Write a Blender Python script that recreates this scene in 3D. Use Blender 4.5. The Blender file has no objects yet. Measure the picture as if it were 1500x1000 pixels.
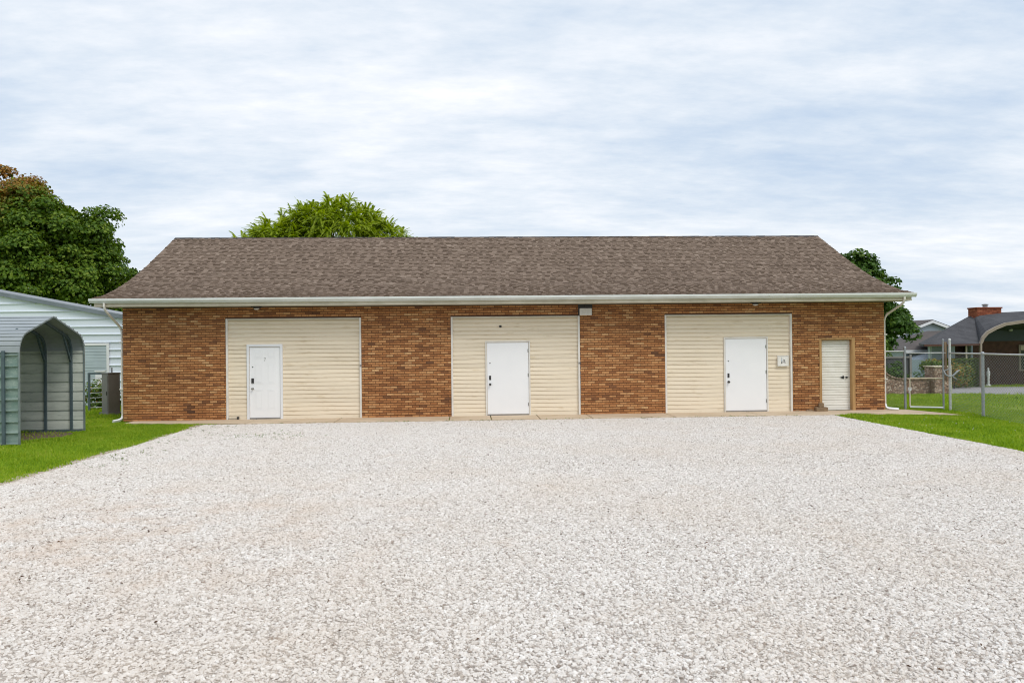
import bpy, math, random
import numpy as np
from mathutils import Vector, Matrix, noise

random.seed(7)
rng = np.random.default_rng(11)
scene = bpy.context.scene
COL = scene.collection
ORG = {}
R = math.radians

# ------------------------------------------------------------------ helpers
def zt(y):
    """height of the lawn: it falls away gently behind the building"""
    t = min(max((y - 2.0) / 22.0, 0.0), 1.0)
    return -0.6 * t * t * (3 - 2 * t)

def tag(o, label=None, cat=None, group=None, kind=None):
    if label: o['label'] = label
    if cat: o['category'] = cat
    if group: o['group'] = group
    if kind: o['kind'] = kind
    return o

def empty(name, loc, label, cat, group=None):
    o = bpy.data.objects.new(name, None)
    o.empty_display_size = 0.2
    COL.objects.link(o)
    o.location = loc
    ORG[o.name] = Vector(loc)
    return tag(o, label, cat, group)

def link_mesh(name, me, mat, parent=None, origin=None):
    me.name = name
    o = bpy.data.objects.new(name, me)
    COL.objects.link(o)
    if mat is not None:
        me.materials.append(mat)
    if parent is not None:
        o.parent = parent
        org = ORG[parent.name]
    else:
        org = Vector(origin) if origin is not None else Vector((0, 0, 0))
        o.location = org
    ORG[o.name] = org
    return o

class MB:
    """collects geometry in world coordinates; build() links it as one mesh object"""
    def __init__(s):
        s.v = []; s.f = []
    def add(s, vs, fs):
        n = len(s.v)
        s.v.extend([tuple(p) for p in vs])
        s.f.extend([tuple(i + n for i in f) for f in fs])
    def box(s, x0, x1, y0, y1, z0, z1):
        s.add([(x0,y0,z0),(x1,y0,z0),(x1,y1,z0),(x0,y1,z0),(x0,y0,z1),(x1,y0,z1),(x1,y1,z1),(x0,y1,z1)],
              [(0,3,2,1),(4,5,6,7),(0,1,5,4),(1,2,6,5),(2,3,7,6),(3,0,4,7)])
    def obox(s, c, ax, ay, az):
        c = Vector(c); ax = Vector(ax); ay = Vector(ay); az = Vector(az)
        vs = [c + i*ax + j*ay + k*az for k in (-1,1) for i, j in ((-1,-1),(1,-1),(1,1),(-1,1))]
        s.add(vs, [(0,3,2,1),(4,5,6,7),(0,1,5,4),(1,2,6,5),(2,3,7,6),(3,0,4,7)])
    def beam(s, p, q, w, h, up=(0,0,1)):
        p = Vector(p); q = Vector(q); d = (q - p)
        u = Vector(up); sd = d.cross(u)
        if sd.length < 1e-6: sd = Vector((1,0,0))
        sd.normalize(); u = sd.cross(d).normalized()
        s.obox((p+q)/2, d/2, sd*w/2, u*h/2)
    def extrude_x(s, prof, x0, x1, closed=True, caps=True):
        n = len(prof)
        vs = [(x0,y,z) for y,z in prof] + [(x1,y,z) for y,z in prof]
        fs = [(i,(i+1)%n,n+(i+1)%n,n+i) for i in range(n if closed else n-1)]
        if caps and closed:
            fs += [tuple(range(n-1,-1,-1)), tuple(range(n,2*n))]
        s.add(vs, fs)
    def prism(s, pts, off):
        n = len(pts); off = Vector(off)
        vs = [Vector(p) for p in pts] + [Vector(p)+off for p in pts]
        fs = [(i,(i+1)%n,n+(i+1)%n,n+i) for i in range(n)]
        fs += [tuple(range(n-1,-1,-1)), tuple(range(n,2*n))]
        s.add(vs, fs)
    def tube(s, pts, r, n=8, caps=True, flat=None):
        pts = [Vector(p) for p in pts]
        rs = r if isinstance(r, (list,tuple)) else [r]*len(pts)
        base = len(s.v); prev = None
        for i, p in enumerate(pts):
            d = (pts[min(i+1,len(pts)-1)] - pts[max(i-1,0)]).normalized()
            if prev is None:
                a = Vector((0,0,1)) if abs(d.z) < .9 else Vector((1,0,0))
                u = d.cross(a).normalized()
            else:
                u = (prev - d*prev.dot(d))
                u = u.normalized() if u.length > 1e-6 else d.orthogonal().normalized()
            prev = u; w = d.cross(u)
            for k in range(n):
                t = 2*math.pi*(k+.5)/n
                fy = flat if flat else 1.0
                s.v.append(tuple(p + rs[i]*(math.cos(t)*u + fy*math.sin(t)*w)))
        for i in range(len(pts)-1):
            for k in range(n):
                a = base+i*n+k; b = base+i*n+(k+1)%n
                s.f.append((a,b,b+n,a+n))
        if caps:
            s.f.append(tuple(base+k for k in range(n-1,-1,-1)))
            e = base+(len(pts)-1)*n
            s.f.append(tuple(e+k for k in range(n)))
    def lathe(s, c, prof, n=16, axis='z'):
        """prof: (radius, height) pairs turned about the axis through c"""
        base = len(s.v)
        for r, h in prof:
            for k in range(n):
                t = 2*math.pi*k/n
                a, b = r*math.cos(t), r*math.sin(t)
                s.v.append((c[0]+a,c[1]+b,c[2]+h) if axis=='z' else (c[0]+a,c[1]-h,c[2]+b))
        for i in range(len(prof)-1):
            for k in range(n):
                a = base+i*n+k; b = base+i*n+(k+1)%n
                s.f.append((a,b,b+n,a+n))
        s.f.append(tuple(base+k for k in range(n-1,-1,-1)))
        e = base+(len(prof)-1)*n
        s.f.append(tuple(e+k for k in range(n)))
    def build(s, name, mat, parent=None, origin=None, bevel=0, smooth=False, fix=True):
        if parent is not None: org = ORG[parent.name]
        elif origin is not None: org = Vector(origin)
        else: org = Vector((0,0,0))
        me = bpy.data.meshes.new(name)
        me.from_pydata([(x-org.x,y-org.y,z-org.z) for x,y,z in s.v], [], s.f)
        me.update()
        if fix:
            import bmesh
            bm = bmesh.new(); bm.from_mesh(me)
            bmesh.ops.recalc_face_normals(bm, faces=bm.faces)
            bm.to_mesh(me); bm.free()
        if smooth:
            me.polygons.foreach_set('use_smooth', [True]*len(me.polygons))
            try: me.set_sharp_from_angle(angle=R(40))
            except Exception: pass
        o = link_mesh(name, me, mat, parent, origin)
        if bevel:
            m = o.modifiers.new('bevel','BEVEL'); m.width = bevel; m.segments = 2; m.limit_method = 'ANGLE'
        return o

# ------------------------------------------------------------------ node helper
class NT:
    def __init__(s, tree):
        s.t = tree; s.n = tree.nodes; s.l = tree.links
    def new(s, typ, **kw):
        n = s.n.new(typ)
        for k, v in kw.items():
            if k.startswith('i_'):
                continue
            setattr(n, k, v)
        return n
    def link(s, a, b): s.l.new(a, b)
    def val(s, sock, v):
        if hasattr(v, 'is_output'): s.l.new(v, sock)
        else: sock.default_value = v
    def math(s, op, a, b=None, c=None, clamp=False):
        n = s.n.new('ShaderNodeMath'); n.operation = op; n.use_clamp = clamp
        s.val(n.inputs[0], a)
        if b is not None: s.val(n.inputs[1], b)
        if c is not None: s.val(n.inputs[2], c)
        return n.outputs[0]
    def mapping(s, vec, scale=(1,1,1), loc=(0,0,0)):
        n = s.n.new('ShaderNodeMapping'); s.l.new(vec, n.inputs[0])
        n.inputs['Scale'].default_value = scale; n.inputs['Location'].default_value = loc
        return n.outputs[0]
    def noise(s, vec, scale, detail=4, rough=.55, out='Fac'):
        n = s.n.new('ShaderNodeTexNoise'); s.l.new(vec, n.inputs['Vector'])
        n.inputs['Scale'].default_value = scale; n.inputs['Detail'].default_value = detail
        n.inputs['Roughness'].default_value = rough
        return n.outputs[out]
    def ramp(s, fac, stops, interp='LINEAR'):
        n = s.n.new('ShaderNodeValToRGB'); s.l.new(fac, n.inputs[0])
        cr = n.color_ramp; cr.interpolation = interp
        while len(cr.elements) < len(stops): cr.elements.new(.5)
        for e, (p, c) in zip(cr.elements, stops):
            e.position = p; e.color = (c,c,c,1) if not isinstance(c,(tuple,list)) else (*c[:3],1)
        return n.outputs[0]
    def mix(s, fac, a, b, mode='MIX'):
        n = s.n.new('ShaderNodeMix'); n.data_type = 'RGBA'; n.blend_type = mode
        s.val(n.inputs[0], fac)
        for i, c in ((6,a),(7,b)):
            if hasattr(c,'is_output'): s.l.new(c, n.inputs[i])
            else: n.inputs[i].default_value = (*c[:3],1)
        return n.outputs[2]
    def bump(s, h, strength=.3, dist=.01):
        n = s.n.new('ShaderNodeBump'); s.l.new(h, n.inputs['Height'])
        n.inputs['Strength'].default_value = strength; n.inputs['Distance'].default_value = dist
        return n.outputs[0]

def new_mat(name):
    m = bpy.data.materials.new(name); m.use_nodes = True
    nt = NT(m.node_tree)
    b = nt.n['Principled BSDF']
    pos = nt.new('ShaderNodeNewGeometry')
    return m, nt, b, pos

def pm(name, c1, c2=None, scale=3.0, rough=.6, bump=0, bscale=40, metal=0, stretch=(1,1,1), c3=None, isl=0, spec=.5):
    """plain surface: two tones by noise, optional fine grime or mottling, and bump"""
    m, nt, b, g = new_mat(name)
    c2 = c2 or tuple(x*.85 for x in c1)
    v = nt.mapping(g.outputs['Position'], stretch)
    n1 = nt.noise(v, scale, 5, .6)
    col = nt.mix(nt.ramp(n1, [(.35,0),(.68,1)]), c1, c2)
    if c3:
        n2 = nt.noise(v, scale*6.3, 3, .6)
        col = nt.mix(nt.ramp(n2, [(.58,0),(.75,1)]), col, c3)
    if isl:
        f = nt.math('MULTIPLY_ADD', g.outputs['Random Per Island'], isl, 1-isl/2)
        cm = nt.new('ShaderNodeVectorMath', operation='SCALE')
        nt.link(col, cm.inputs[0]); nt.link(f, cm.inputs['Scale']); col = cm.outputs[0]
    nt.link(col, b.inputs['Base Color'])
    b.inputs['Roughness'].default_value = rough
    b.inputs['Metallic'].default_value = metal
    b.inputs['Specular IOR Level'].default_value = spec
    if bump:
        nt.link(nt.bump(nt.noise(v, bscale, 4, .6), bump, .01), b.inputs['Normal'])
    return m

M = {}
M['white'] = pm('white_paint', (.80,.81,.82), (.74,.75,.77), 1.2, .45, .06, 60)
M['door_white'] = pm('door_white', (.88,.88,.885), (.84,.845,.855), .9, .4, .04, 30)
M['trim'] = pm('trim_white', (.78,.75,.70), (.66,.62,.55), 2.5, .5, .05)
M['gutter'] = pm('gutter_white', (.76,.78,.76), (.62,.64,.60), 1.6, .4, .05, stretch=(1,1,6))
M['fascia'] = pm('fascia_cream', (.66,.60,.48), (.5,.45,.34), 1.7, .55, .05)
M['cream'] = pm('cream_vinyl', (.81,.705,.545), (.75,.645,.485), .8, .5, .12, 25, stretch=(.5,1,3), c3=(.66,.54,.37), isl=.10)
M['slat'] = pm('white_slat', (.80,.77,.70), (.70,.66,.58), 2, .5, .05, isl=.05)
M['mortar'] = pm('mortar', (.12,.062,.034), (.075,.038,.022), 6, .95, .3, 90)
M['black'] = pm('black_metal', (.02,.02,.02), (.035,.03,.03), 8, .4)
M['dark'] = pm('dark_bronze', (.05,.045,.04), (.03,.027,.024), 8, .5)
M['steel'] = pm('brushed_steel', (.5,.49,.46), (.35,.34,.32), 20, .35, metal=.9)
M['galv'] = pm('galvanised', (.36,.38,.40), (.26,.28,.30), 12, .5, metal=.35)
M['galv_light'] = pm('galvanised_light', (.60,.61,.61), (.45,.46,.47), 12, .5, metal=.2)
M['wire'] = pm('fence_wire', (.26,.27,.27), (.2,.21,.21), 12, .5, metal=.3)
M['digit'] = pm('worn_digit', (.42,.42,.41), (.34,.34,.33), 20, .5)
M['wood'] = pm('tan_wood', (.50,.30,.12), (.36,.19,.07), 3, .6, .2, 50, stretch=(5,5,.5))
M['old_wood'] = pm('weathered_wood', (.30,.21,.13), (.16,.11,.075), 3, .85, .3, 50, stretch=(5,5,.5))
M['pale_wood'] = pm('pale_wood', (.62,.55,.42), (.5,.44,.33), 3, .7, .1)
M['block'] = pm('tan_block', (.30,.20,.11), (.18,.12,.07), 9, .9, .5, 60, c3=(.10,.07,.05))
M['greybox'] = pm('cabinet_grey', (.21,.197,.187), (.18,.168,.16), 4, .5, .05, c3=(.13,.12,.112))
M['boxwhite'] = pm('fixture_white', (.66,.64,.60), (.56,.54,.49), 8, .5)
M['shed'] = pm('shed_siding', (.76,.82,.90), (.68,.75,.84), 1, .4, .05, stretch=(.4,1,3), isl=.06)
M['shed_trim'] = pm('shed_trim', (.20,.235,.27), (.15,.175,.20), 2, .4)
M['shed_door'] = pm('shed_door', (.42,.50,.53), (.36,.43,.46), 1.5, .45)
M['ridge'] = pm('ridge_shingle', (.05,.042,.04), (.03,.026,.025), 8, .9, .3, 120)
M['soffit'] = pm('soffit', (.5,.46,.38), (.42,.38,.31), 2, .6)
M['cp_panel'] = pm('carport_panel', (.62,.65,.59), (.44,.475,.43), 2.4, .38, .05, c3=(.30,.35,.31), isl=.2, stretch=(.5,1,3))  # mottled tones paint reflections of the sheet metal into its colour
M['cp_green'] = pm('carport_panel_green', (.26,.33,.30), (.13,.205,.185), 3.0, .3, .05, c3=(.46,.50,.46), isl=.3, stretch=(.8,1,3))  # pale mottling is painted reflection on the green panels
M['cp_roof'] = pm('carport_roof', (.33,.36,.375), (.25,.28,.295), 1.2, .35, .05, stretch=(1,3,1))
M['cp_frame'] = pm('carport_frame', (.10,.14,.155), (.07,.10,.115), 5, .45, metal=.2)
M['cp_edge'] = pm('carport_edge', (.24,.29,.29), (.16,.20,.20), 5, .4, metal=.2)
M['bark'] = pm('bark', (.12,.09,.065), (.06,.045,.032), 6, .95, .6, 25, stretch=(2,2,.5))
M['houseblue'] = pm('pale_blue_siding', (.60,.68,.76), (.54,.62,.70), 1, .6, .05, stretch=(1,1,4))
M['bluewall'] = pm('slate_blue_siding', (.36,.43,.50), (.31,.38,.45), 1, .6, .05)
M['darkblue'] = pm('dark_blue_gable', (.05,.068,.088), (.04,.055,.072), 1, .6)  # dark blue, deepened to put the porch's shade into the colour
M['greyroof'] = pm('grey_shingles', (.088,.088,.095), (.058,.058,.063), 1.5, .95, .6, 14, c3=(.13,.13,.138), spec=.15)
M['brownroof'] = pm('brown_grey_shingles', (.10,.085,.08), (.07,.06,.057), 1.5, .9, .6, 14, c3=(.13,.11,.1))
M['tanfascia'] = pm('tan_fascia', (.31,.255,.20), (.26,.21,.165), 2, .6)
M['darkbrick'] = pm('dark_brown_brick', (.105,.05,.034), (.06,.03,.023), 4, .9, .3, 30, c3=(.15,.07,.045))
M['glass'] = pm('window_glass', (.04,.045,.05), (.03,.03,.035), 1, .08)
M['shade'] = pm('window_shade', (.52,.44,.33), (.45,.38,.28), 2, .8)
M['darkfence'] = pm('dark_fence', (.075,.078,.085), (.05,.052,.056), 2, .85, .2, 30, stretch=(4,4,.5), isl=.4)
M['oldgrey'] = pm('grey_wood', (.26,.25,.24), (.18,.17,.165), 2, .85, .2, 30)
M['asphalt'] = pm('grey_driveway', (.34,.33,.33), (.26,.25,.25), 1.2, .95, .3, 60)
M['leaf_litter'] = pm('leaf_litter', (.14,.07,.03), (.07,.04,.02), 30, .9)
M['weed'] = pm('weed', (.20,.26,.06), (.12,.2,.03), 10, .7)
M['clover'] = pm('clover_flower', (.75,.75,.68), (.6,.6,.5), 10, .8)
M['ink'] = pm('sign_ink', (.03,.035,.045), (.02,.022,.03), 30, .5)
M['inkblue'] = pm('sign_blue', (.20,.36,.52), (.13,.24,.36), 30, .5)
M['sign'] = pm('sign_board', (.82,.80,.75), (.74,.71,.65), 6, .5)

# --- brick: one island per brick, banded clusters of light and dark bricks
def brick_mat(name, stops, dirt=True):
    m, nt, b, g = new_mat(name)
    r = g.outputs['Random Per Island']
    v = nt.mapping(g.outputs['Position'], (.55,.55,2.4))
    cl = nt.noise(v, 1.1, 3, .6)
    f = nt.math('ADD', nt.math('MULTIPLY', r, .88), nt.math('MULTIPLY_ADD', cl, .5, -.17), clamp=True)
    col = nt.ramp(f, stops)
    n2 = nt.noise(nt.mapping(g.outputs['Position'], (1,1,1.6)), 34, 4, .65)
    col = nt.mix(nt.ramp(n2, [(.42,0),(.7,.5)]), col, (.10,.055,.03))
    n3 = nt.noise(g.outputs['Position'], .55, 3, .5)
    hs = nt.new('ShaderNodeHueSaturation'); nt.link(col, hs.inputs['Color'])
    nt.link(nt.math('MULTIPLY_ADD', n3, .5, .76), hs.inputs['Value'])
    hs.inputs['Saturation'].default_value = 1.0
    nt.link(hs.outputs[0], b.inputs['Base Color'])
    b.inputs['Roughness'].default_value = .9
    b.inputs['Specular IOR Level'].default_value = .15
    nt.link(nt.bump(nt.noise(g.outputs['Position'], 70, 4, .7), .5, .006), b.inputs['Normal'])
    return m
BRICK_STOPS = [(0,(.14,.074,.046)),(.08,(.26,.115,.054)),(.2,(.39,.165,.064)),(.42,(.465,.205,.080)),
               (.65,(.53,.247,.098)),(.85,(.61,.310,.132)),(1,(.70,.42,.20))]
M['brick'] = brick_mat('brown_brick', BRICK_STOPS)
M['red_brick'] = brick_mat('red_brick', [(0,(.16,.05,.03)),(.5,(.30,.085,.045)),(1,(.42,.15,.08))])

# --- shingles
def shingle_mat():
    m, nt, b, g = new_mat('brown_shingles')
    r = g.outputs['Random Per Island']
    cl = nt.noise(g.outputs['Position'], .45, 3, .6)
    f = nt.math('ADD', nt.math('MULTIPLY', r, .9), nt.math('MULTIPLY_ADD', cl, .3, -.10), clamp=True)
    col = nt.ramp(f, [(0,(.165,.117,.086)),(.25,(.21,.152,.114)),(.6,(.243,.178,.135)),(.85,(.285,.212,.164)),(1,(.36,.28,.222))])
    sp = nt.noise(g.outputs['Position'], 260, 2, .6)
    col = nt.mix(nt.ramp(sp, [(.35,.45),(.65,0)]), col, (.05,.04,.035))
    nt.link(col, b.inputs['Base Color'])
    b.inputs['Roughness'].default_value = .95
    b.inputs['Specular IOR Level'].default_value = .2
    nt.link(nt.bump(sp, .6, .004), b.inputs['Normal'])
    return m
M['shingle'] = shingle_mat()

# --- foliage
def leaf_mat(name, cols, tint=None, trans=.35, rough=.5, spec=.3):
    """leaf colour varies leaf by leaf; the attribute 'tint' moves some leaves to a second palette"""
    m, nt, b, g = new_mat(name)
    r = g.outputs['Random Per Island']
    n = nt.noise(g.outputs['Position'], .9, 3, .6)
    f = nt.math('ADD', nt.math('MULTIPLY', r, .6), nt.math('MULTIPLY_ADD', n, .8, -.2), clamp=True)
    k = len(cols)-1
    col = nt.ramp(f, [(i/k,c) for i,c in enumerate(cols)])
    if tint:
        a = nt.new('ShaderNodeAttribute'); a.attribute_name = 'tint'
        kk = len(tint)-1
        col = nt.mix(a.outputs['Fac'], col, nt.ramp(f, [(i/kk,c) for i,c in enumerate(tint)]))
    nt.link(col, b.inputs['Base Color'])
    b.inputs['Roughness'].default_value = rough
    b.inputs['Specular IOR Level'].default_value = spec
    tr = nt.new('ShaderNodeBsdfTranslucent')
    hs = nt.new('ShaderNodeHueSaturation'); nt.link(col, hs.inputs['Color'])
    hs.inputs['Value'].default_value = 1.2; hs.inputs['Saturation'].default_value = 1.1
    nt.link(hs.outputs[0], tr.inputs['Color'])
    mx = nt.new('ShaderNodeMixShader'); mx.inputs[0].default_value = trans
    nt.link(b.outputs[0], mx.inputs[1]); nt.link(tr.outputs[0], mx.inputs[2])
    nt.link(mx.outputs[0], nt.n['Material Output'].inputs['Surface'])
    return m
M['maple'] = leaf_mat('maple_leaf', [(.03,.075,.010),(.075,.145,.014),(.14,.22,.02),(.28,.33,.04)],
                      [(.15,.11,.02),(.30,.15,.03),(.38,.18,.04),(.20,.22,.035)], .3, .5, .2)
M['locust'] = leaf_mat('locust_leaf', [(.12,.20,.014),(.25,.345,.02),(.38,.455,.03),(.52,.56,.06)], None, .4)
M['dark_leaf'] = leaf_mat('dark_leaf', [(.025,.06,.012),(.05,.11,.018),(.085,.165,.025),(.18,.25,.035)], None, .3, .5, .2)
M['shrub_leaf'] = leaf_mat('shrub_leaf', [(.04,.09,.012),(.08,.15,.02),(.14,.22,.03),(.22,.28,.04)],
                           [(.30,.12,.03),(.42,.24,.04),(.45,.33,.05)], .3)
M['grass_blade'] = leaf_mat('grass_blade', [(.08,.16,.012),(.18,.31,.018),(.27,.42,.026),(.38,.48,.035),(.56,.50,.16)], None, .35, .6, .2)

# --- lawn soil sheet
m, nt, b, g = new_mat('lawn')
n1 = nt.noise(g.outputs['Position'], .35, 5, .6); n2 = nt.noise(g.outputs['Position'], 9, 4, .7)
col = nt.mix(nt.ramp(n1, [(.35,0),(.65,1)]), (.17,.25,.024), (.25,.32,.035))
col = nt.mix(nt.ramp(n2, [(.45,0),(.75,.8)]), col, (.10,.17,.014))
nt.link(col, b.inputs['Base Color']); b.inputs['Roughness'].default_value = .9
b.inputs['Specular IOR Level'].default_value = .1
nt.link(nt.bump(nt.noise(g.outputs['Position'], 40, 4, .7), .8, .03), b.inputs['Normal'])
M['lawn'] = m

M['dirt'] = pm('bare_dirt', (.16,.11,.07), (.10,.07,.045), 4, .95, .6, 60, c3=(.22,.16,.1))
M['edge_dirt'] = pm('dusty_edge', (.50,.42,.34), (.40,.32,.25), 3, .95, .6, 80)

# --- gravel sheet and stones
def gravel_tint(nt, col, pos):
    """broad beige and rusty stains in the drive, each with its own shape"""
    n = nt.noise(pos, .33, 4, .6)
    col = nt.mix(nt.ramp(n, [(.45,0),(.72,.35)]), col, (.62,.52,.42))
    n2 = nt.noise(nt.mapping(pos, (1,1,1),(3.1,7.7,0)), .9, 5, .65)
    col = nt.mix(nt.ramp(n2, [(.60,0),(.78,.35)]), col, (.52,.38,.26))
    # a worn tan patch left of the middle
    ds = nt.new('ShaderNodeVectorMath', operation='DISTANCE'); nt.link(pos, ds.inputs[0]); ds.inputs[1].default_value = (-3.6,-13.9,0)
    n3 = nt.noise(pos, 1.3, 5, .65)
    fall = nt.ramp(nt.math('DIVIDE', ds.outputs['Value'], 4.0), [(.1,1),(1,0)])
    col = nt.mix(nt.math('MULTIPLY', fall, nt.ramp(n3, [(.44,0),(.72,.5)])), col, (.56,.39,.26))
    return col
m, nt, b, g = new_mat('gravel_bed')
n2 = nt.noise(g.outputs['Position'], 60, 4, .7)
col = nt.ramp(n2, [(.3,(.28,.235,.20)),(.5,(.45,.395,.35)),(.75,(.58,.53,.48))])
col = gravel_tint(nt, col, g.outputs['Position'])
nt.link(col, b.inputs['Base Color']); b.inputs['Roughness'].default_value = .95
vo = nt.new('ShaderNodeTexVoronoi'); nt.link(g.outputs['Position'], vo.inputs['Vector']); vo.inputs['Scale'].default_value = 42
nt.link(nt.bump(vo.outputs['Distance'], .9, .02), b.inputs['Normal'])
M['gravel'] = m
m, nt, b, g = new_mat('gravel_stone')
oi = nt.new('ShaderNodeObjectInfo')
col = nt.ramp(oi.outputs['Random'], [(0,(.24,.195,.16)),(.025,(.47,.41,.36)),(.12,(.63,.58,.53)),(.45,(.69,.645,.60)),(.85,(.755,.715,.675)),(1,(.84,.81,.775))])
col = gravel_tint(nt, col, g.outputs['Position'])
sp = nt.noise(g.outputs['Position'], 180, 3, .6)
col = nt.mix(nt.ramp(sp, [(.5,0),(.75,.35)]), col, (.5,.46,.43))
nt.link(col, b.inputs['Base Color']); b.inputs['Roughness'].default_value = .9
M['stone'] = m

# --- concrete apron
m, nt, b, g = new_mat('apron_concrete')
n1 = nt.noise(nt.mapping(g.outputs['Position'], (.6,2,1)), 1.6, 5, .65)
col = nt.ramp(n1, [(.3,(.42,.32,.215)),(.5,(.56,.44,.31)),(.7,(.64,.53,.40))])
n2 = nt.noise(g.outputs['Position'], 30, 4, .7)
col = nt.mix(nt.ramp(n2, [(.5,0),(.75,.5)]), col, (.28,.2,.13))
nt.link(col, b.inputs['Base Color']); b.inputs['Roughness'].default_value = .9
nt.link(nt.bump(n2, .3, .008), b.inputs['Normal'])
M['concrete'] = m

# --- rubble stone wall
m, nt, b, g = new_mat('rubble_stone')
vo = nt.new('ShaderNodeTexVoronoi'); nt.link(nt.mapping(g.outputs['Position'], (1,1,1.5)), vo.inputs['Vector']); vo.inputs['Scale'].default_value = 9
wn = nt.new('ShaderNodeTexWhiteNoise'); nt.link(vo.outputs['Color'], wn.inputs['Vector'])
col = nt.ramp(wn.outputs['Value'], [(0,(.26,.15,.105)),(.4,(.38,.25,.185)),(.75,(.48,.34,.265)),(1,(.58,.45,.37))])
vd = nt.new('ShaderNodeTexVoronoi'); vd.feature = 'DISTANCE_TO_EDGE'
nt.link(nt.mapping(g.outputs['Position'], (1,1,1.5)), vd.inputs['Vector']); vd.inputs['Scale'].default_value = 9
ed = nt.ramp(vd.outputs['Distance'], [(.02,1),(.10,0)])
col = nt.mix(ed, col, (.10,.07,.055))
nt.link(col, b.inputs['Base Color']); b.inputs['Roughness'].default_value = .9
nt.link(nt.bump(nt.ramp(vd.outputs['Distance'], [(0,0),(.2,1)]), .7, .03), b.inputs['Normal'])
M['rubble'] = m

# ------------------------------------------------------------------ the setting: ground sheets
def ground():
    xs = sorted(set([-600,-300,-150,-80,-50] + list(np.arange(-40,60.1,2.0)) + [80,150,300,600]))
    ys = sorted(set([-600,-300,-150,-80,-50] + list(np.arange(-40,2,3.0)) + list(np.arange(2,26,1.0)) + [30,40,60,100,200,400,700]))
    mb = MB(); nx = len(xs)
    for y in ys:
        for x in xs: mb.v.append((float(x),float(y),zt(y)))
    for j in range(len(ys)-1):
        for i in range(nx-1):
            a = j*nx+i; mb.f.append((a,a+1,a+nx+1,a+nx))
    tag(mb.build('lawn', M['lawn'], smooth=True), kind='structure')
ground()

def edge_x(side, y):
    """edge of the drive, a little ragged"""
    n = noise.noise(Vector((y*.7, 3.3*side, .5)))*.15 + noise.noise(Vector((y*3.1, 7.7*side, 1.5)))*.06
    return (-6.95 if side < 0 else 9.93) + n

def strip_sheet(name, mat, z, ya, yb, fl, fr, step=.12, kind='structure'):
    n = int((yb-ya)/step)+1
    mb = MB()
    for i in range(n+1):
        y = ya + (yb-ya)*i/n
        mb.v += [(fl(y),y,z),(fr(y),y,z)]
    for i in range(n):
        mb.f.append((2*i,2*i+1,2*i+3,2*i+2))
    return tag(mb.build(name, mat), kind=kind)
strip_sheet('gravel_drive', M['gravel'], .012, -26.0, -1.2, lambda y: edge_x(-1,y), lambda y: edge_x(1,y))
strip_sheet('dirt_edge', M['edge_dirt'], .006, -26.0, -1.10, lambda y: edge_x(-1,y)-.30-.10*noise.noise(Vector((y*1.3,9,0))), lambda y: edge_x(-1,y)+.06)

# apron in front of the doors: slabs with joints, and the walk to the gate
def apron():
    mb = MB()
    cuts = [-9.25,-5.9,-3.55,-.52,.62,1.93,3.35,5.6,8.0,10.65,12.1]
    for a, c in zip(cuts[:-1], cuts[1:]):
        g0 = .012
        e0 = -1.22 + .03*noise.noise(Vector((a,1,0))); e1 = -1.22 + .03*noise.noise(Vector((c,1,0)))
        if a < -9: e0 = -.62
        mb.prism([(a+g0,e0,-.1),(c-g0,e1,-.1),(c-g0,.04,-.1),(a+g0,.04,-.1)], (0,0,.138+.004*noise.noise(Vector((a*3,2,0)))))
    tag(mb.build('apron', M['concrete'], bevel=.008), kind='structure')
    mb = MB()
    mb.prism([(10.67,-1.23,-.08),(11.6,-1.30,-.08),(12.5,-1.45,-.08),(13.25,-1.98,-.08),(13.2,-1.55,-.08),(13.0,-.75,-.08),(12.75,.12,-.08),(12.115,.35,-.08),(12.115,-1.05,-.08)], (0,0,.106))
    tag(mb.build('walk', M['concrete'], bevel=.006), kind='structure')
apron()

# grey driveway of the neighbour beyond the fence
mb = MB()
pts0 = [(18.9,9.6),(20.6,11.6),(23.2,15.2),(25.8,19.2),(26.8,20.3)]
pts1 = [(20.0,7.6),(21.6,7.0),(24.4,10.2),(27.6,14.6),(31.0,19.0)]
for (x0,y0),(x1,y1) in zip(pts0,pts1):
    for k in range(5):
        x = x0+(x1-x0)*k/4; y = y0+(y1-y0)*k/4
        mb.v.append((x,y,zt(y)+.012))
for i in range(4):
    for k in range(4):
        a = i*5+k; mb.f.append((a,a+1,a+6,a+5))
tag(mb.build('neighbour_driveway', M['asphalt']), kind='structure')
mb = MB(); 
for k in range(14):
    t = 2*math.pi*k/14; mb.v.append((-10.35+.95*math.cos(t)*(1+.2*math.sin(3*t)), -3.6+1.3*math.sin(t), .008))
mb.f.append(tuple(range(14)))
tag(mb.build('dirt_patch', M['dirt']), kind='structure')

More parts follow.
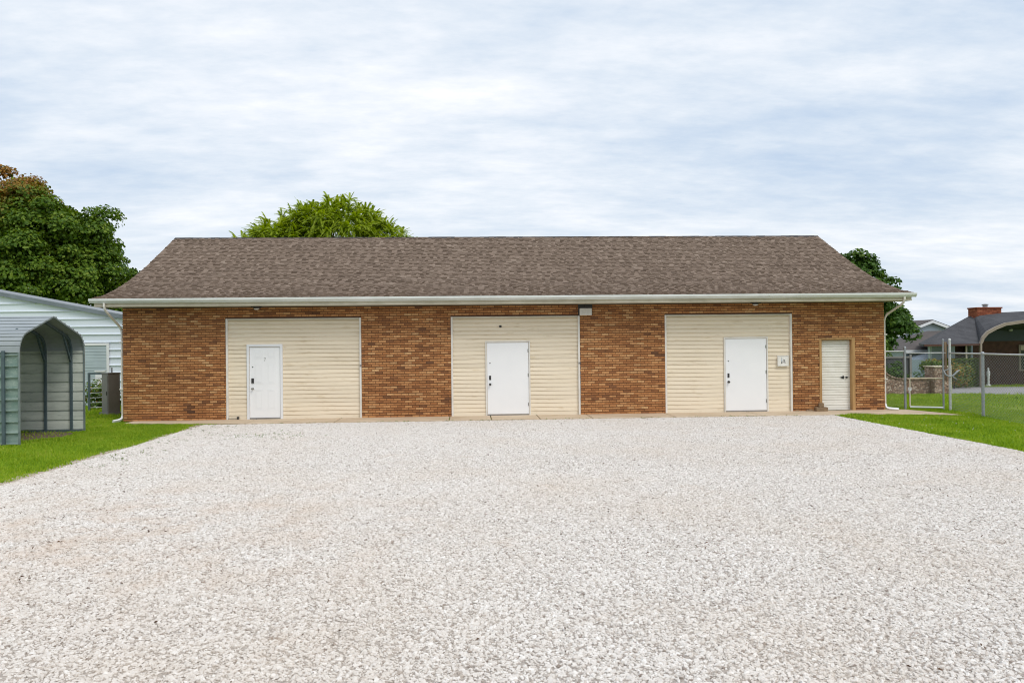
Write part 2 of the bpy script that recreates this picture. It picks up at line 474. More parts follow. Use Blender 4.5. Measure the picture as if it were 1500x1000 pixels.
# ------------------------------------------------------------------ gravel stones (geometry nodes: uncountable)
def gravel_stones():
    mb = MB(); dens = []
    ny = 24
    ys = np.linspace(-20.6,-1.24,ny+1)
    for j in range(ny):
        y0, y1 = ys[j], ys[j+1]
        d = y0 + 23.17
        half = d*.66+3.2
        xl = max(-6.95, d*.054-half); xr = min(9.96, d*.054+half)
        dd = (y0+y1)/2+23.17
        den = 3300 if dd < 8 else (3200 if dd < 13 else 2400)
        mb.add([(xl,y0,.014),(xr,y0,.014),(xr,y1,.014),(xl,y1,.014)], [(0,1,2,3)]); dens.append(den)
    o = mb.build('gravel_stones', M['stone'], fix=False)
    tag(o, kind='stuff')
    at = o.data.attributes.new('dens','FLOAT','FACE'); at.data.foreach_set('value', dens)
    t = bpy.data.node_groups.new('stones','GeometryNodeTree')
    t.interface.new_socket('Geometry', in_out='INPUT', socket_type='NodeSocketGeometry')
    t.interface.new_socket('Geometry', in_out='OUTPUT', socket_type='NodeSocketGeometry')
    N = t.nodes.new; L = t.links.new
    gi = N('NodeGroupInput'); go = N('NodeGroupOutput')
    dp = N('GeometryNodeDistributePointsOnFaces'); dp.distribute_method = 'RANDOM'
    na = N('GeometryNodeInputNamedAttribute'); na.data_type = 'FLOAT'; na.inputs['Name'].default_value = 'dens'
    L(gi.outputs[0], dp.inputs['Mesh']); L(na.outputs['Attribute'], dp.inputs['Density']); dp.inputs['Seed'].default_value = 5
    g2i = N('GeometryNodeGeometryToInstance')
    for k in range(6):
        ico = N('GeometryNodeMeshIcoSphere'); ico.inputs['Radius'].default_value = 1; ico.inputs['Subdivisions'].default_value = 2
        tr = N('GeometryNodeTransform'); L(ico.outputs['Mesh'], tr.inputs['Geometry'])
        tr.inputs['Scale'].default_value = (1.0,.62+.07*k%.3,.5+.05*(k%3))
        sp = N('GeometryNodeSetPosition'); L(tr.outputs[0], sp.inputs['Geometry'])
        ps = N('GeometryNodeInputPosition')
        ad = N('ShaderNodeVectorMath'); ad.operation = 'ADD'; L(ps.outputs[0], ad.inputs[0]); ad.inputs[1].default_value = (k*7.3,k*3.1,k*1.7)
        nz = N('ShaderNodeTexNoise'); nz.inputs['Scale'].default_value = 1.3; nz.inputs['Detail'].default_value = 2; L(ad.outputs[0], nz.inputs['Vector'])
        sb = N('ShaderNodeVectorMath'); sb.operation = 'SUBTRACT'; L(nz.outputs['Color'], sb.inputs[0]); sb.inputs[1].default_value = (.5,.5,.5)
        sc = N('ShaderNodeVectorMath'); sc.operation = 'SCALE'; L(sb.outputs[0], sc.inputs[0]); sc.inputs['Scale'].default_value = 1.35
        L(sc.outputs[0], sp.inputs['Offset'])
        sm = N('GeometryNodeSetMaterial'); L(sp.outputs[0], sm.inputs['Geometry']); sm.inputs['Material'].default_value = M['stone']
        sh = N('GeometryNodeSetShadeSmooth'); L(sm.outputs[0], sh.inputs['Geometry']); sh.inputs['Shade Smooth'].default_value = False
        L(sh.outputs[0], g2i.inputs[0])
    ip = N('GeometryNodeInstanceOnPoints'); L(dp.outputs['Points'], ip.inputs['Points']); L(g2i.outputs[0], ip.inputs['Instance'])
    ip.inputs['Pick Instance'].default_value = True
    rr = N('FunctionNodeRandomValue'); rr.data_type = 'FLOAT_VECTOR'
    rr.inputs[0].default_value = (-.5,-.5,0); rr.inputs[1].default_value = (.5,.5,6.283)
    L(rr.outputs[0], ip.inputs['Rotation'])
    rs = N('FunctionNodeRandomValue'); rs.data_type = 'FLOAT'; rs.inputs[2].default_value = 0; rs.inputs[3].default_value = 1; rs.inputs['Seed'].default_value = 3
    pw = N('ShaderNodeMath'); pw.operation = 'POWER'; L(rs.outputs[1], pw.inputs[0]); pw.inputs[1].default_value = 2.6
    ma = N('ShaderNodeMath'); ma.operation = 'MULTIPLY_ADD'; L(pw.outputs[0], ma.inputs[0]); ma.inputs[1].default_value = .0150; ma.inputs[2].default_value = .0072
    L(ma.outputs[0], ip.inputs['Scale'])
    L(ip.outputs[0], go.inputs[0])
    md = o.modifiers.new('stones','NODES'); md.node_group = t
gravel_stones()

# ------------------------------------------------------------------ leaves and grass as big light meshes
def tri_mesh(name, V, F, mat, parent=None, origin=None, tint=None):
    org = ORG[parent.name] if parent is not None else Vector(origin or (0,0,0))
    V = np.asarray(V, dtype=np.float32) - np.array(org, dtype=np.float32)
    me = bpy.data.meshes.new(name)
    nv, nf = len(V), len(F)
    me.vertices.add(nv); me.vertices.foreach_set('co', V.ravel())
    me.loops.add(nf*3); me.loops.foreach_set('vertex_index', np.asarray(F,dtype=np.int32).ravel())
    me.polygons.add(nf); me.polygons.foreach_set('loop_start', np.arange(0,nf*3,3,dtype=np.int32))
    me.update(calc_edges=True); me.validate()
    if tint is not None:
        at = me.attributes.new('tint','FLOAT','POINT'); at.data.foreach_set('value', np.asarray(tint,dtype=np.float32))
    return link_mesh(name, me, mat, parent, origin)

def unit(a):
    return a/np.maximum(np.linalg.norm(a,axis=-1,keepdims=True),1e-9)

def leaves(C, Nrm, size, aspect=.8, fold=.18):
    """kite leaves folded on the midrib; returns verts and triangles"""
    n = len(C)
    Nrm = unit(Nrm)
    T = unit(np.cross(Nrm, rng.normal(size=(n,3))))
    B = np.cross(Nrm, T)
    s = (size*(.7+.6*rng.random(n)))[:,None]
    a = C - T*s*.5; t = C + T*s*.5
    mid = C - T*s*.05
    l = mid + B*s*.5*aspect + Nrm*s*fold; r = mid - B*s*.5*aspect + Nrm*s*fold
    V = np.stack([a,l,t,r],1).reshape(-1,3)
    i = np.arange(n)[:,None]*4
    F = np.concatenate([i+np.array([[0,2,1]]), i+np.array([[0,3,2]])],1).reshape(-1,3)
    return V, F

def crown(parent, lobes, nclump, per, leaf, mat, clump_r=(.5,1.0), tintf=None, squash=.8, fill=.25, name='crown'):
    """lobes: (centre, radii). Leaf clumps crowd the lobes' shells and leave gaps between"""
    Cs, Ns = [], []
    vol = np.array([l[1][0]*l[1][1]*l[1][2] for l in lobes])**.67; vol = vol/vol.sum()
    tips = []
    for (c, rad), w in zip(lobes, vol):
        k = max(3,int(nclump*w))
        c = np.array(c); rad = np.array(rad)
        for _ in range(k):
            d = unit(rng.normal(size=3)); d[2] = d[2] if d[2] > -.55 else -d[2]*.4
            rr = .72+.30*rng.random()
            cc = c + d*rad*rr
            cr = clump_r[0]+(clump_r[1]-clump_r[0])*rng.random()
            tips.append(cc)
            n = int(per*(cr/clump_r[1])**2*(.7+.6*rng.random()))
            q = unit(rng.normal(size=(n,3)))
            q[:,2] = np.where(rng.random(n)<.7, np.abs(q[:,2]), q[:,2])
            rad_q = cr*(.55+.5*rng.random((n,1)))
            p = cc + q*rad_q*np.array([1,1,squash])
            Cs.append(p); Ns.append(q*.7 + d*.35 + np.array([0,0,.45]) + rng.normal(size=(n,3))*.45)
        nf = int(k*per*fill)
        q = unit(rng.normal(size=(nf,3)))*(rng.random((nf,1))**.5)*.75
        Cs.append(c+q*rad); Ns.append(rng.normal(size=(nf,3))+np.array([0,0,.5]))
    C = np.concatenate(Cs); Nn = np.concatenate(Ns)
    V, F = leaves(C, Nn, leaf)
    tint = np.repeat(tintf(C), 4) if tintf else None
    tri_mesh(name, V, F, mat, parent, tint=tint)
    return tips

def limbs(mb, base, fork, tips, r0, k):
    base = Vector(base); fork = Vector(fork)
    mb.tube([base, base.lerp(fork,.15)+Vector((.02,0,0)), base.lerp(fork,.6)+Vector((.05,.03,0)), fork], [r0*1.35,r0,r0*.88,r0*.75], 10)
    pick = random.sample(range(len(tips)), min(k,len(tips)))
    for i in pick:
        t = Vector(tips[i]); m1 = fork.lerp(t,.45)+Vector((random.uniform(-.3,.3),random.uniform(-.3,.3),.35))
        mb.tube([fork-Vector((0,0,.2)), m1, t], [r0*.38,r0*.2,r0*.05], 6)

def tree(name, base, fork, r0, lobes, nclump, per, leaf, mat, label, tintf=None, clump_r=(.6,1.1), k=22, squash=.8, fill=.25, cat='tree'):
    e = empty(name, base, label, cat)
    tips = crown(e, lobes, nclump, per, leaf, mat, clump_r, tintf, squash, fill)
    mb = MB(); limbs(mb, base, fork, tips, r0, k)
    mb.build('trunk', M['bark'], e, smooth=True)
    return e

def maple_tint(C):
    w = (C[:,2]-10.0)*.6 - (C[:,0]+24.3)*.35 + rng.normal(size=len(C))*.35
    return np.clip(w,0,1)*(rng.random(len(C))<.85)
tree('maple_tree', (-27.5,25.2,zt(25)), (-27.5,25.2,3.2), .42,
     [((-27.2,25,8.2),(3.9,4.6,3.9)),((-22.9,24.6,8.2),(2.6,3.6,2.5)),((-21.4,24.8,5.6),(2.2,3.4,2.2)),((-24.6,23.0,5.6),(3.2,3.2,2.8)),((-30.6,25,6.5),(3.5,4,3.5)),((-20.1,26.5,4.1),(1.9,2.6,1.6)),((-28,22.2,5.0),(3.2,2.6,2.4)),((-21.5,24.2,7.5),(1.2,1.8,1.3)),((-25.2,24.6,10.4),(1.3,1.8,1.2))],
     370, 620, .185, M['maple'], 'big dark green maple with orange brown leaves on its crown behind the white shed', maple_tint, fill=.15)
tree('broadleaf_tree', (20.6,18.6,zt(18.6)), (20.5,18.6,1.5), .22,
     [((19.6,18.4,4.85),(1.95,1.9,1.8)),((19.5,18.4,5.05),(1.2,1.5,1.2)),((21.0,18.6,4.3),(1.35,1.6,1.45)),((21.75,18.3,3.0),(1.45,1.5,1.25)),((20.2,18.2,2.2),(1.7,1.6,1.3)),((19.2,18.6,1.6),(1.3,1.3,1.0))],
     120, 230, .19, M['dark_leaf'], 'dark green broadleaf tree showing past the right gable of the brick building', clump_r=(.35,.65), k=14, fill=.3)

def locust():
    base = (-7.2,20.4,zt(20)); e = empty('locust_tree', base, 'bright yellow green feathery tree rising behind the brown roof ridge', 'tree')
    lobes = [((-6.6,20,7.6),(2.5,2.3,2.35),150),((-8.9,20,6.9),(2.0,2.0,1.75),80),((-4.6,20,7.0),(1.6,1.8,1.7),66),((-10.7,20,6.75),(1.5,1.5,1.25),46),((-11.6,20.2,6.8),(.9,1.0,1.0),26),((-9.7,20,7.45),(1.5,1.8,1.35),60),((-8.2,20,8.2),(1.3,1.6,1.2),44),((-3.7,20.2,6.8),(.9,1.2,1.0),20),((-7.0,20,5.6),(4.2,2.5,1.8),90)]
    V, F, cnt = [], [], 0; tips = []
    for c, rad, k in lobes:
        c = np.array(c); rad = np.array(rad)
        for _ in range(int(k*1.5)):
            d = unit(rng.normal(size=3)); d[2] = abs(d[2])*.9+.05 if rng.random()<.85 else d[2]
            p0 = c + d*rad*(.55+.42*rng.random())
            tips.append(p0)
            for q in range(8):                       # a spray of drooping fronds from one twig end
                dd = unit(d*np.array([1,1,.9]) + rng.normal(size=3)*.75 + np.array([0,0,.25]))
                L = .45+.5*rng.random(); n = 19
                s = np.linspace(.05,1,n)[:,None]
                sp = p0 + dd*L*s + np.array([0,0,-.42])*(s**2)*L*(.5+rng.random())
                side = unit(np.cross(dd, np.array([0,0,1.0])+rng.normal(size=3)*.2))
                tang = unit(np.gradient(sp,axis=0))
                for sg in (-1,1):
                    w = (.14*(1-.5*s))
                    tip = sp + (side*sg*.8 + tang*.55 + np.array([0,0,-.35]))*w
                    a = sp + tang*.021; b2 = sp - tang*.021
                    vv = np.stack([b2,tip,a],1).reshape(-1,3)
                    V.append(vv); F.append(np.arange(len(vv)).reshape(-1,3)+cnt); cnt += len(vv)
    tri_mesh('crown', np.concatenate(V), np.concatenate(F), M['locust'], e)
    mb = MB(); limbs(mb, base, (-6.9,20.1,3.4), tips, .26, 46)
    mb.build('trunk', M['bark'], e, smooth=True)
locust()

def shrub(name, c, rad, n, leaf, label, mat='shrub_leaf', tint=None, cat='shrub', clump=(.16,.3), base_z=None, box=False):
    bz = zt(c[1]) if base_z is None else base_z
    e = empty(name, (c[0],c[1],bz), label, cat)
    rad = np.array(rad)
    if box:
        p = (rng.random((n,3))*2-1); ax = rng.integers(0,3,n); p[np.arange(n),ax] = np.sign(p[np.arange(n),ax])*(.9+.12*rng.random(n))
        q = p.copy(); C = np.array(c)+p*rad; Nn = q+rng.normal(size=(n,3))*.6
        V, F = leaves(C, Nn, leaf)
        tri_mesh('foliage', V, F, M[mat], e, tint=np.repeat(tint(C),4) if tint else np.zeros(4*n))
    else:
        k = max(6, n//60)
        Cs, Ns = [], []
        for _ in range(k):
            d = unit(rng.normal(size=3)); cc = np.array(c)+d*rad*(.4+.55*rng.random())
            q = unit(rng.normal(size=(60,3))); cr = clump[0]+(clump[1]-clump[0])*rng.random()
            Cs.append(cc+q*cr); Ns.append(q+d*.4+np.array([0,0,.4])+rng.normal(size=(60,3))*.4)
        C = np.concatenate(Cs); V, F = leaves(C, np.concatenate(Ns), leaf)
        tri_mesh('foliage', V, F, M[mat], e, tint=np.repeat(tint(C),4) if tint else np.zeros(4*len(C)))
    mb = MB()
    for _ in range(7):
        a = random.uniform(0,6.28)
        mb.tube([(c[0],c[1],bz-.03),(c[0]+.3*rad[0]*math.cos(a),c[1]+.3*rad[1]*math.sin(a),c[2]),(c[0]+.6*rad[0]*math.cos(a),c[1]+.6*rad[1]*math.sin(a),c[2]+rad[2]*.5)],[.025,.018,.008],5)
    mb.build('stem', M['bark'], e)
    return e

# ------------------------------------------------------------------ grass
def in_poly(x, y, poly):
    r = np.zeros(len(x), bool); n = len(poly)
    for i in range(n):
        x0,y0 = poly[i]; x1,y1 = poly[(i+1)%n]
        c = ((y0>y)!=(y1>y)) & (x < (x1-x0)*(y-y0)/((y1-y0) if y1!=y0 else 1e-9)+x0)
        r ^= c
    return r
WALK = [(10.6,-1.24),(11.6,-1.32),(12.5,-1.47),(13.25,-2.0),(13.2,-1.5),(13.0,-.7),(12.75,.14),(12.1,.37),(10.6,.3)]
BLD = [(-9.55,-.02),(12.12,-.02),(12.12,11.4),(-9.55,11.4)]
APR = [(-9.27,-.6),(-5.9,-1.24),(12.1,-1.24),(12.1,.1),(-9.27,.1)]
DRIVE2 = pts0 + pts1[::-1]
SHED = [(-30,8.0),(-11,8.0),(-11,18),(-30,18)]
def grass():
    P = []
    def region(x0,x1,y0,y1,dens,h):
        n = int((x1-x0)*(y1-y0)*dens)
        x = rng.uniform(x0,x1,n); y = rng.uniform(y0,y1,n)
        P.append(np.stack([x,y,np.full(n,h)],1))
    region(-11.5,-6.6,-13.5,-2.2,1900,.055); region(-13.5,-6.6,-2.2,.9,1500,.06)
    region(-14.5,-9.5,.9,7.9,420,.09)
    region(9.6,16,-13,-2.6,1500,.055); region(9.9,15.5,-2.6,1.2,1900,.055)
    region(12.1,20,1.2,9.5,420,.06); region(15,34,3,26,60,.09); region(14,24,-3,3,160,.06)
    A = np.concatenate(P); x, y, h = A.T
    keep = ~(in_poly(x,y,WALK)|in_poly(x,y,BLD)|in_poly(x,y,APR)|in_poly(x,y,DRIVE2)|in_poly(x,y,SHED))
    el = np.array([edge_x(-1,t) for t in y]); er = np.array([edge_x(1,t) for t in y])
    j = rng.exponential(.05,len(x))-.08
    pat0 = np.array([noise.noise(Vector((a*1.1,b*1.7,7))) for a,b in zip(x,y)])
    drive = (x > el-.10+j+.12*pat0) & (x < er+.04-j) & (y < -1.2)
    keep &= ~drive
    dp = ((x+10.35)/1.0)**2+((y+3.6)/1.35)**2
    keep &= ~((dp < 1) & (rng.random(len(x)) < .93))
    x, y, h = x[keep], y[keep], h[keep]
    pat = np.array([noise.noise(Vector((a*.8,b*.8,0)))+.6*noise.noise(Vector((a*3,b*3,4))) for a,b in zip(x,y)])
    edge = np.minimum(np.abs(x-np.array([edge_x(-1,t) for t in y])), np.abs(x-np.array([edge_x(1,t) for t in y])))
    h = h*(.75+.5*rng.random(len(x)))*(1+.8*np.clip(pat,-.9,1))*np.where(edge<.12,.75,1.0)
    z = np.array([zt(t) for t in y])
    n = len(x)
    a = rng.uniform(0,6.283,n); w = .006+.009*rng.random(n)+.004*(h>.08)
    lean = rng.normal(size=(n,2))*.45
    base = np.stack([x,y,z-.005],1); sd = np.stack([np.cos(a),np.sin(a),np.zeros(n)],1)*w[:,None]
    tip = base+np.stack([lean[:,0]*h,lean[:,1]*h,h],1)
    V = np.stack([base-sd,base+sd,tip],1).reshape(-1,3)
    F = np.arange(len(V)).reshape(-1,3)
    o = tri_mesh('grass', V, F, M['grass_blade']); tag(o, kind='stuff')
    # white clover heads in the right lawn
    k = 70
    C = np.stack([rng.uniform(10.2,15,k), rng.uniform(-6.5,-.9,k), np.full(k,.07)],1)
    C = C[~in_poly(C[:,0],C[:,1],WALK)]
    q = np.repeat(C,6,0)+rng.normal(size=(len(C)*6,3))*.006
    V, F = leaves(q, rng.normal(size=q.shape), .013)
    tag(tri_mesh('clover_flowers', V, F, M['clover']), kind='stuff')
    # small weeds coming up through the gravel near the building
    W = np.concatenate([np.stack([rng.normal(-4.6,.5,40),rng.normal(-4.2,.4,40)],1), np.stack([rng.normal(-6.4,.3,60),rng.uniform(-9,-1.4,60)],1), np.stack([rng.uniform(-6,9,90),rng.normal(-1.28,.05,90)],1)])
    q = np.repeat(np.concatenate([W,np.full((len(W),1),.035)],1),4,0)+rng.normal(size=(len(W)*4,3))*np.array([.03,.03,.006])
    V, F = leaves(q, np.array([0,0,1.0])+rng.normal(size=q.shape)*.6, .035, .4)
    tag(tri_mesh('weeds', V, F, M['weed']), kind='stuff')
    # brown leaf litter
    cs = [(-3.85,-15.75),(-5.55,-14.2),(-4.95,-13.1),(-3.5,-14.0),(2.2,-15.2),(-4.2,-14.4),(6.2,-12.5)]
    q = []
    for cx,cy in cs:
        k = random.randint(5,11); q.append(np.stack([rng.normal(cx,.10,k),rng.normal(cy,.05,k),np.full(k,.035)],1))
    q.append(np.stack([rng.uniform(-6.6,9.6,380),rng.uniform(-18.6,-1.3,380),np.full(380,.032)],1))
    q = np.concatenate(q)
    V, F = leaves(q, np.array([0,0,1.0])+rng.normal(size=q.shape)*.5, .036, .4)
    tag(tri_mesh('leaf_litter', V, F, M['leaf_litter']), kind='stuff')
grass()

# ------------------------------------------------------------------ the brick building
BX0, BX1, BY1, WH = -9.50, 12.07, 11.3, 3.165
BAYS = [(-6.72,-2.975),(-.475,3.195),(5.63,9.355)]
SVC = (10.17,11.14)
bld = empty('brick_building', (1.28,0,0), 'long low brown brick building with three cream bays and a brown shingle roof', 'building')

def bricks(mb, u0, u1, z1, holes, place):
    """running bond; place(u,d,z) turns wall coordinates into a point, d = depth proud of the mortar"""
    ch, bl, gap, bed = .0678, .2032, .011, .019
    row = 0; z = 0.03
    while z + ch <= z1 + .02:
        za, zb = z+bed/2, min(z+ch-bed/2, z1)
        u = u0 - (bl/2 if row % 2 else 0)
        while u < u1:
            a, b = max(u+gap/2,u0), min(u+bl-gap/2,u1)
            segs = [(a,b)]
            for h0,h1,ht in holes:
                if za < ht:
                    ns = []
                    for p,q in segs:
                        if q <= h0 or p >= h1: ns.append((p,q)); continue
                        if p < h0: ns.append((p,h0))
                        if q > h1: ns.append((h1,q))
                    segs = ns
            for p,q in segs:
                if q-p < .015: continue
                d = .015+random.uniform(-.004,.004); t = random.uniform(-.0012,.0012)
                vs = [place(p,0,za+t),place(q,0,za+t),place(q,0,zb+t),place(p,0,zb+t),place(p,d,za+t),place(q,d,za+t),place(q,d,zb+t),place(p,d,zb+t)]
                mb.add(vs, [(4,5,6,7),(0,1,5,4),(1,2,6,5),(2,3,7,6),(3,0,4,7)])
            u += bl
        z += ch; row += 1

# masonry core (the mortar) with its openings
mb = MB()
xs = [BX0]
for a,b in BAYS: xs += [a,b]
xs += [SVC[0],SVC[1],BX1]
for i in range(0,len(xs)-1,2): mb.box(xs[i],xs[i+1],0,.2,-.15,WH)
for a,b in BAYS: mb.box(a,b,0,.2,2.845,WH)
mb.box(SVC[0],SVC[1],0,.2,2.12,WH)
mb.box(BX0,BX0+.2,.2,BY1,-.15,WH); mb.box(BX1-.2,BX1,.2,BY1,-.15,WH); mb.box(BX0+.2,BX1-.2,BY1-.2,BY1,-.4,WH)
wall = mb.build('wall', M['mortar'], bld)
mb = MB()
holes = [(a,b,2.845) for a,b in BAYS]+[(SVC[0],SVC[1],2.12)]
bricks(mb, BX0, BX1, WH, holes, lambda u,d,z: (u,-d,z))
bricks(mb, .004, BY1, WH, [], lambda u,d,z: (BX0-d,u,z))
bricks(mb, .004, BY1, WH, [], lambda u,d,z: (BX1+d,u,z))
mb.build('brickwork', M['brick'], wall)

# roof: a flared gable, the pitch easing towards the eaves
RX0, RX1 = -10.03, 12.60
PROF = [(-.68,3.385),(0,3.50),(.8,3.725),(1.7,4.03),(2.4,4.315),(3.2,4.665),(4.4,5.235),(5.65,5.83)]
def prof_at(s):
    d = 0
    for (y0,z0),(y1,z1) in zip(PROF[:-1],PROF[1:]):
        L = math.hypot(y1-y0,z1-z0)
        if s <= d+L or (y1,z1) == PROF[-1]:
            t = (s-d)/L; return y0+(y1-y0)*t, z0+(z1-z0)*t, (-(z1-z0)/L,(y1-y0)/L)
        d += L
TOT = sum(math.hypot(b[0]-a[0],b[1]-a[1]) for a,b in zip(PROF[:-1],PROF[1:]))
mb = MB()
back = [(5.65,5.83),(8.6,4.45),(11.95,3.40)]
deck = [(y,z-.012) for y,z in PROF]+[(y,z) for y,z in back[1:]]
under = [(y,z-.13) for y,z in reversed(PROF+back[1:])]
under[-1] = (-.66,3.30)
mb.extrude_x(deck+under, RX0+.01, RX1-.01)
roof = mb.build('roof', M['ridge'], bld)
mb = MB()
EXP = .1435; k = 0; s = 0
while s < TOT-.02:
    ya,za,na = prof_at(s); yb,zb,nb = prof_at(min(s+EXP+.012,TOT))
    x = RX0
    thick = random.random() < .5
    while x < RX1:
        w = random.uniform(.05,.20); x2 = min(x+w,RX1)
        if RX1-x2 < .06: x2 = RX1
        t = random.uniform(.022,.032) if thick else random.uniform(.008,.014)
        thick = not thick
        js = random.uniform(-.006,.006)
        P = [(x,ya+na[0]*t,za+na[1]*t+js*.3),(x2,ya+na[0]*t,za+na[1]*t+js*.3),(x2,yb+nb[0]*.004,zb+nb[1]*.004),(x,yb+nb[0]*.004,zb+nb[1]*.004),
             (x,ya-.0*na[0],za-.005),(x2,ya,za-.005),(x2,yb,zb-.008),(x,yb,zb-.008)]
        mb.add(P, [(0,1,2,3),(4,5,1,0),(5,6,2,1),(7,4,0,3)])
        x = x2
    s += EXP; k += 1
mb.build('shingles', M['shingle'], roof, fix=False)
mb = MB(); x = RX0
while x < RX1:
    x2 = min(x+.30,RX1)
    zz = 5.842+random.uniform(-.004,.006)
    mb.prism([(x,5.50,zz-.075),(x,5.65,zz),(x,5.80,zz-.075),(x,5.80,zz-.095),(x,5.65,zz-.022),(x,5.50,zz-.095)], (x2-x+.012,0,0)); x = x2
mb.build('ridge_cap', M['ridge'], roof)
# gable ends
for xa in (BX0+.01,BX1-.21):
    mb = MB()
    pts = [(xa,.02,WH+.002)]+[(xa,max(y,.02),z-.135) for y,z in PROF[1:]]+[(xa,8.6,4.31),(xa,BY1-.02,3.46),(xa,BY1-.02,WH+.002)]
    mb.prism(pts, (.2,0,0)); mb.build('gable', M['soffit'], bld)
# eaves
mb = MB(); mb.box(RX0+.02,RX1-.02,-.60,-.575,3.17,3.375); mb.box(RX0+.02,RX1-.02,-.62,-.601,3.165,3.195)
mb.build('fascia', M['fascia'], bld, bevel=.004)
mb = MB(); mb.box(RX0+.03,RX1-.03,-.574,-.004,3.168,3.19)
for i in range(9):
    yy = -.55+i*.06; mb.box(RX0+.03,RX1-.03,yy,yy+.006,3.162,3.167)
mb.build('soffit', M['soffit'], bld)
def gutter():
    x0, x1 = -10.10, 12.67
    prof = [(-.602,3.372),(-.602,3.268),(-.672,3.262),(-.684,3.285),(-.716,3.318),(-.722,3.345),(-.722,3.376),(-.708,3.380),(-.708,3.37),(-.712,3.345),(-.708,3.326),(-.676,3.297),(-.668,3.275),(-.612,3.279),(-.612,3.372)]
    mb = MB(); mb.extrude_x(prof, x0, x1)
    for xa in (x0-.004,x1): mb.prism([(xa,-.602,3.374),(xa,-.602,3.266),(xa,-.674,3.259),(xa,-.686,3.284),(xa,-.719,3.317),(xa,-.726,3.345),(xa,-.726,3.382)], (.004,0,0))
    for xs_ in (-3.9,2.3,8.4): mb.box(xs_,xs_+.05,-.7245,-.7225,3.33,3.374)
    mb.build('gutter', M['gutter'], bld)
gutter()
def downspout(pts, foot):
    mb = MB(); mb.tube(pts, .040, 4, flat=.8)
    o = mb.build('downspout', M['trim'], bld, bevel=.006)
    mb = MB(); mb.tube(foot, .05, 4, flat=.8)
    mb.build('downspout_elbow', M['white'], o, bevel=.006)
    px, py = pts[-1][0], pts[-1][1]
    for z in (2.2,.9):
        mb = MB(); mb.box(px-.055,px+.055,py-.052,py+.052,z,z+.035); mb.build('strap', M['trim'], o)
downspout([(-9.72,-.66,3.27),(-9.72,-.66,3.17),(-9.715,-.63,3.10),(-9.69,-.56,3.02),(-9.60,.0,2.66),(-9.575,.07,2.56),(-9.57,.09,2.46),(-9.57,.09,.16)],
          [(-9.57,.09,.17),(-9.575,.06,.10),(-9.62,-.05,.065),(-9.70,-.22,.05)])
downspout([(12.34,-.66,3.27),(12.34,-.66,3.20),(12.33,-.63,3.12),(12.30,-.55,3.05),(12.17,.0,2.80),(12.14,.06,2.70),(12.135,.09,2.60),(12.135,.09,.18)],
          [(12.135,.09,.19),(12.14,.06,.10),(12.2,.03,.07),(12.47,-.02,.045)])

# bays: lap siding, trim, doors
def lap_siding(name, x0, x1, z0, z1, ych, ybase, mat, parent, wav=.005, depth=.024, nx=46):
    mb = MB(); z = z0; row = 0
    while z < z1-.01:
        base = len(mb.v); top = min(z+ych, z1)
        h = top-z
        rows = [(-depth,0),(-depth*.86,.08*h),(-depth*.62,.72*h),(-.002,.93*h),(0,h)]
        for (dy,dz) in rows:
            for i in range(nx+1):
                x = x0+(x1-x0)*i/nx
                w = wav*noise.noise(Vector((x*.9,row*.37,z0))) + wav*.5*noise.noise(Vector((x*3.1,row*2.3,5)))
                yw = .003*noise.noise(Vector((x*1.7,row*.9,9)))
                mb.v.append((x, ybase+dy+yw, min(z+dz+(w if z+dz > z0+.01 and z+dz < z1-.01 else 0), z1)))
        m_ = nx+1
        for r in range(len(rows)-1):
            for i in range(nx):
                a = base+r*m_+i; mb.f.append((a,a+1,a+1+m_,a+m_))
        # underside lip
        b2 = len(mb.v)
        for i in range(m_):
            v = mb.v[base+i]; mb.v.append((v[0],ybase+.004,v[2]))
        for i in range(nx): mb.f.append((b2+i,b2+i+1,base+i+1,base+i))
        z += ych; row += 1
    mb.box(x0,x1,ybase+.005,ybase+.03,z0,z1)
    return mb.build(name, mat, parent, fix=False)

def knob_set(door, x, y, z_knob, plate):
    mb = MB()
    mb.lathe((x,y,z_knob),[(.034,0),(.034,.008),(.014,.012),(.014,.035),(.027,.042),(.032,.058),(.026,.072),(.008,.078)],16,'y')
    mb.build('knob', M['steel'] if plate != 'black' else M['dark'], door, smooth=True)
    mb = MB()
    if plate == 'keypad':
        mb.box(x-.034,x+.034,y-.022,y,z_knob+.15,z_knob+.285); mb.box(x-.024,x+.024,y-.026,y-.022,z_knob+.20,z_knob+.275)
    else:
        mb.lathe((x,y,z_knob+.155),[(.031,0),(.031,.012),(.024,.02),(.006,.021)],16,'y')
        mb.box(x-.028,x+.028,y-.012,y,z_knob+.13,z_knob+.245)
    mb.build('deadbolt', M['black'], door, bevel=.004)
    mb = MB(); mb.lathe((x,y,z_knob+.60),[(.017,0),(.017,.004),(.012,.008),(.003,.008)],12,'y')
    mb.build('door_guard', M['black'], door)

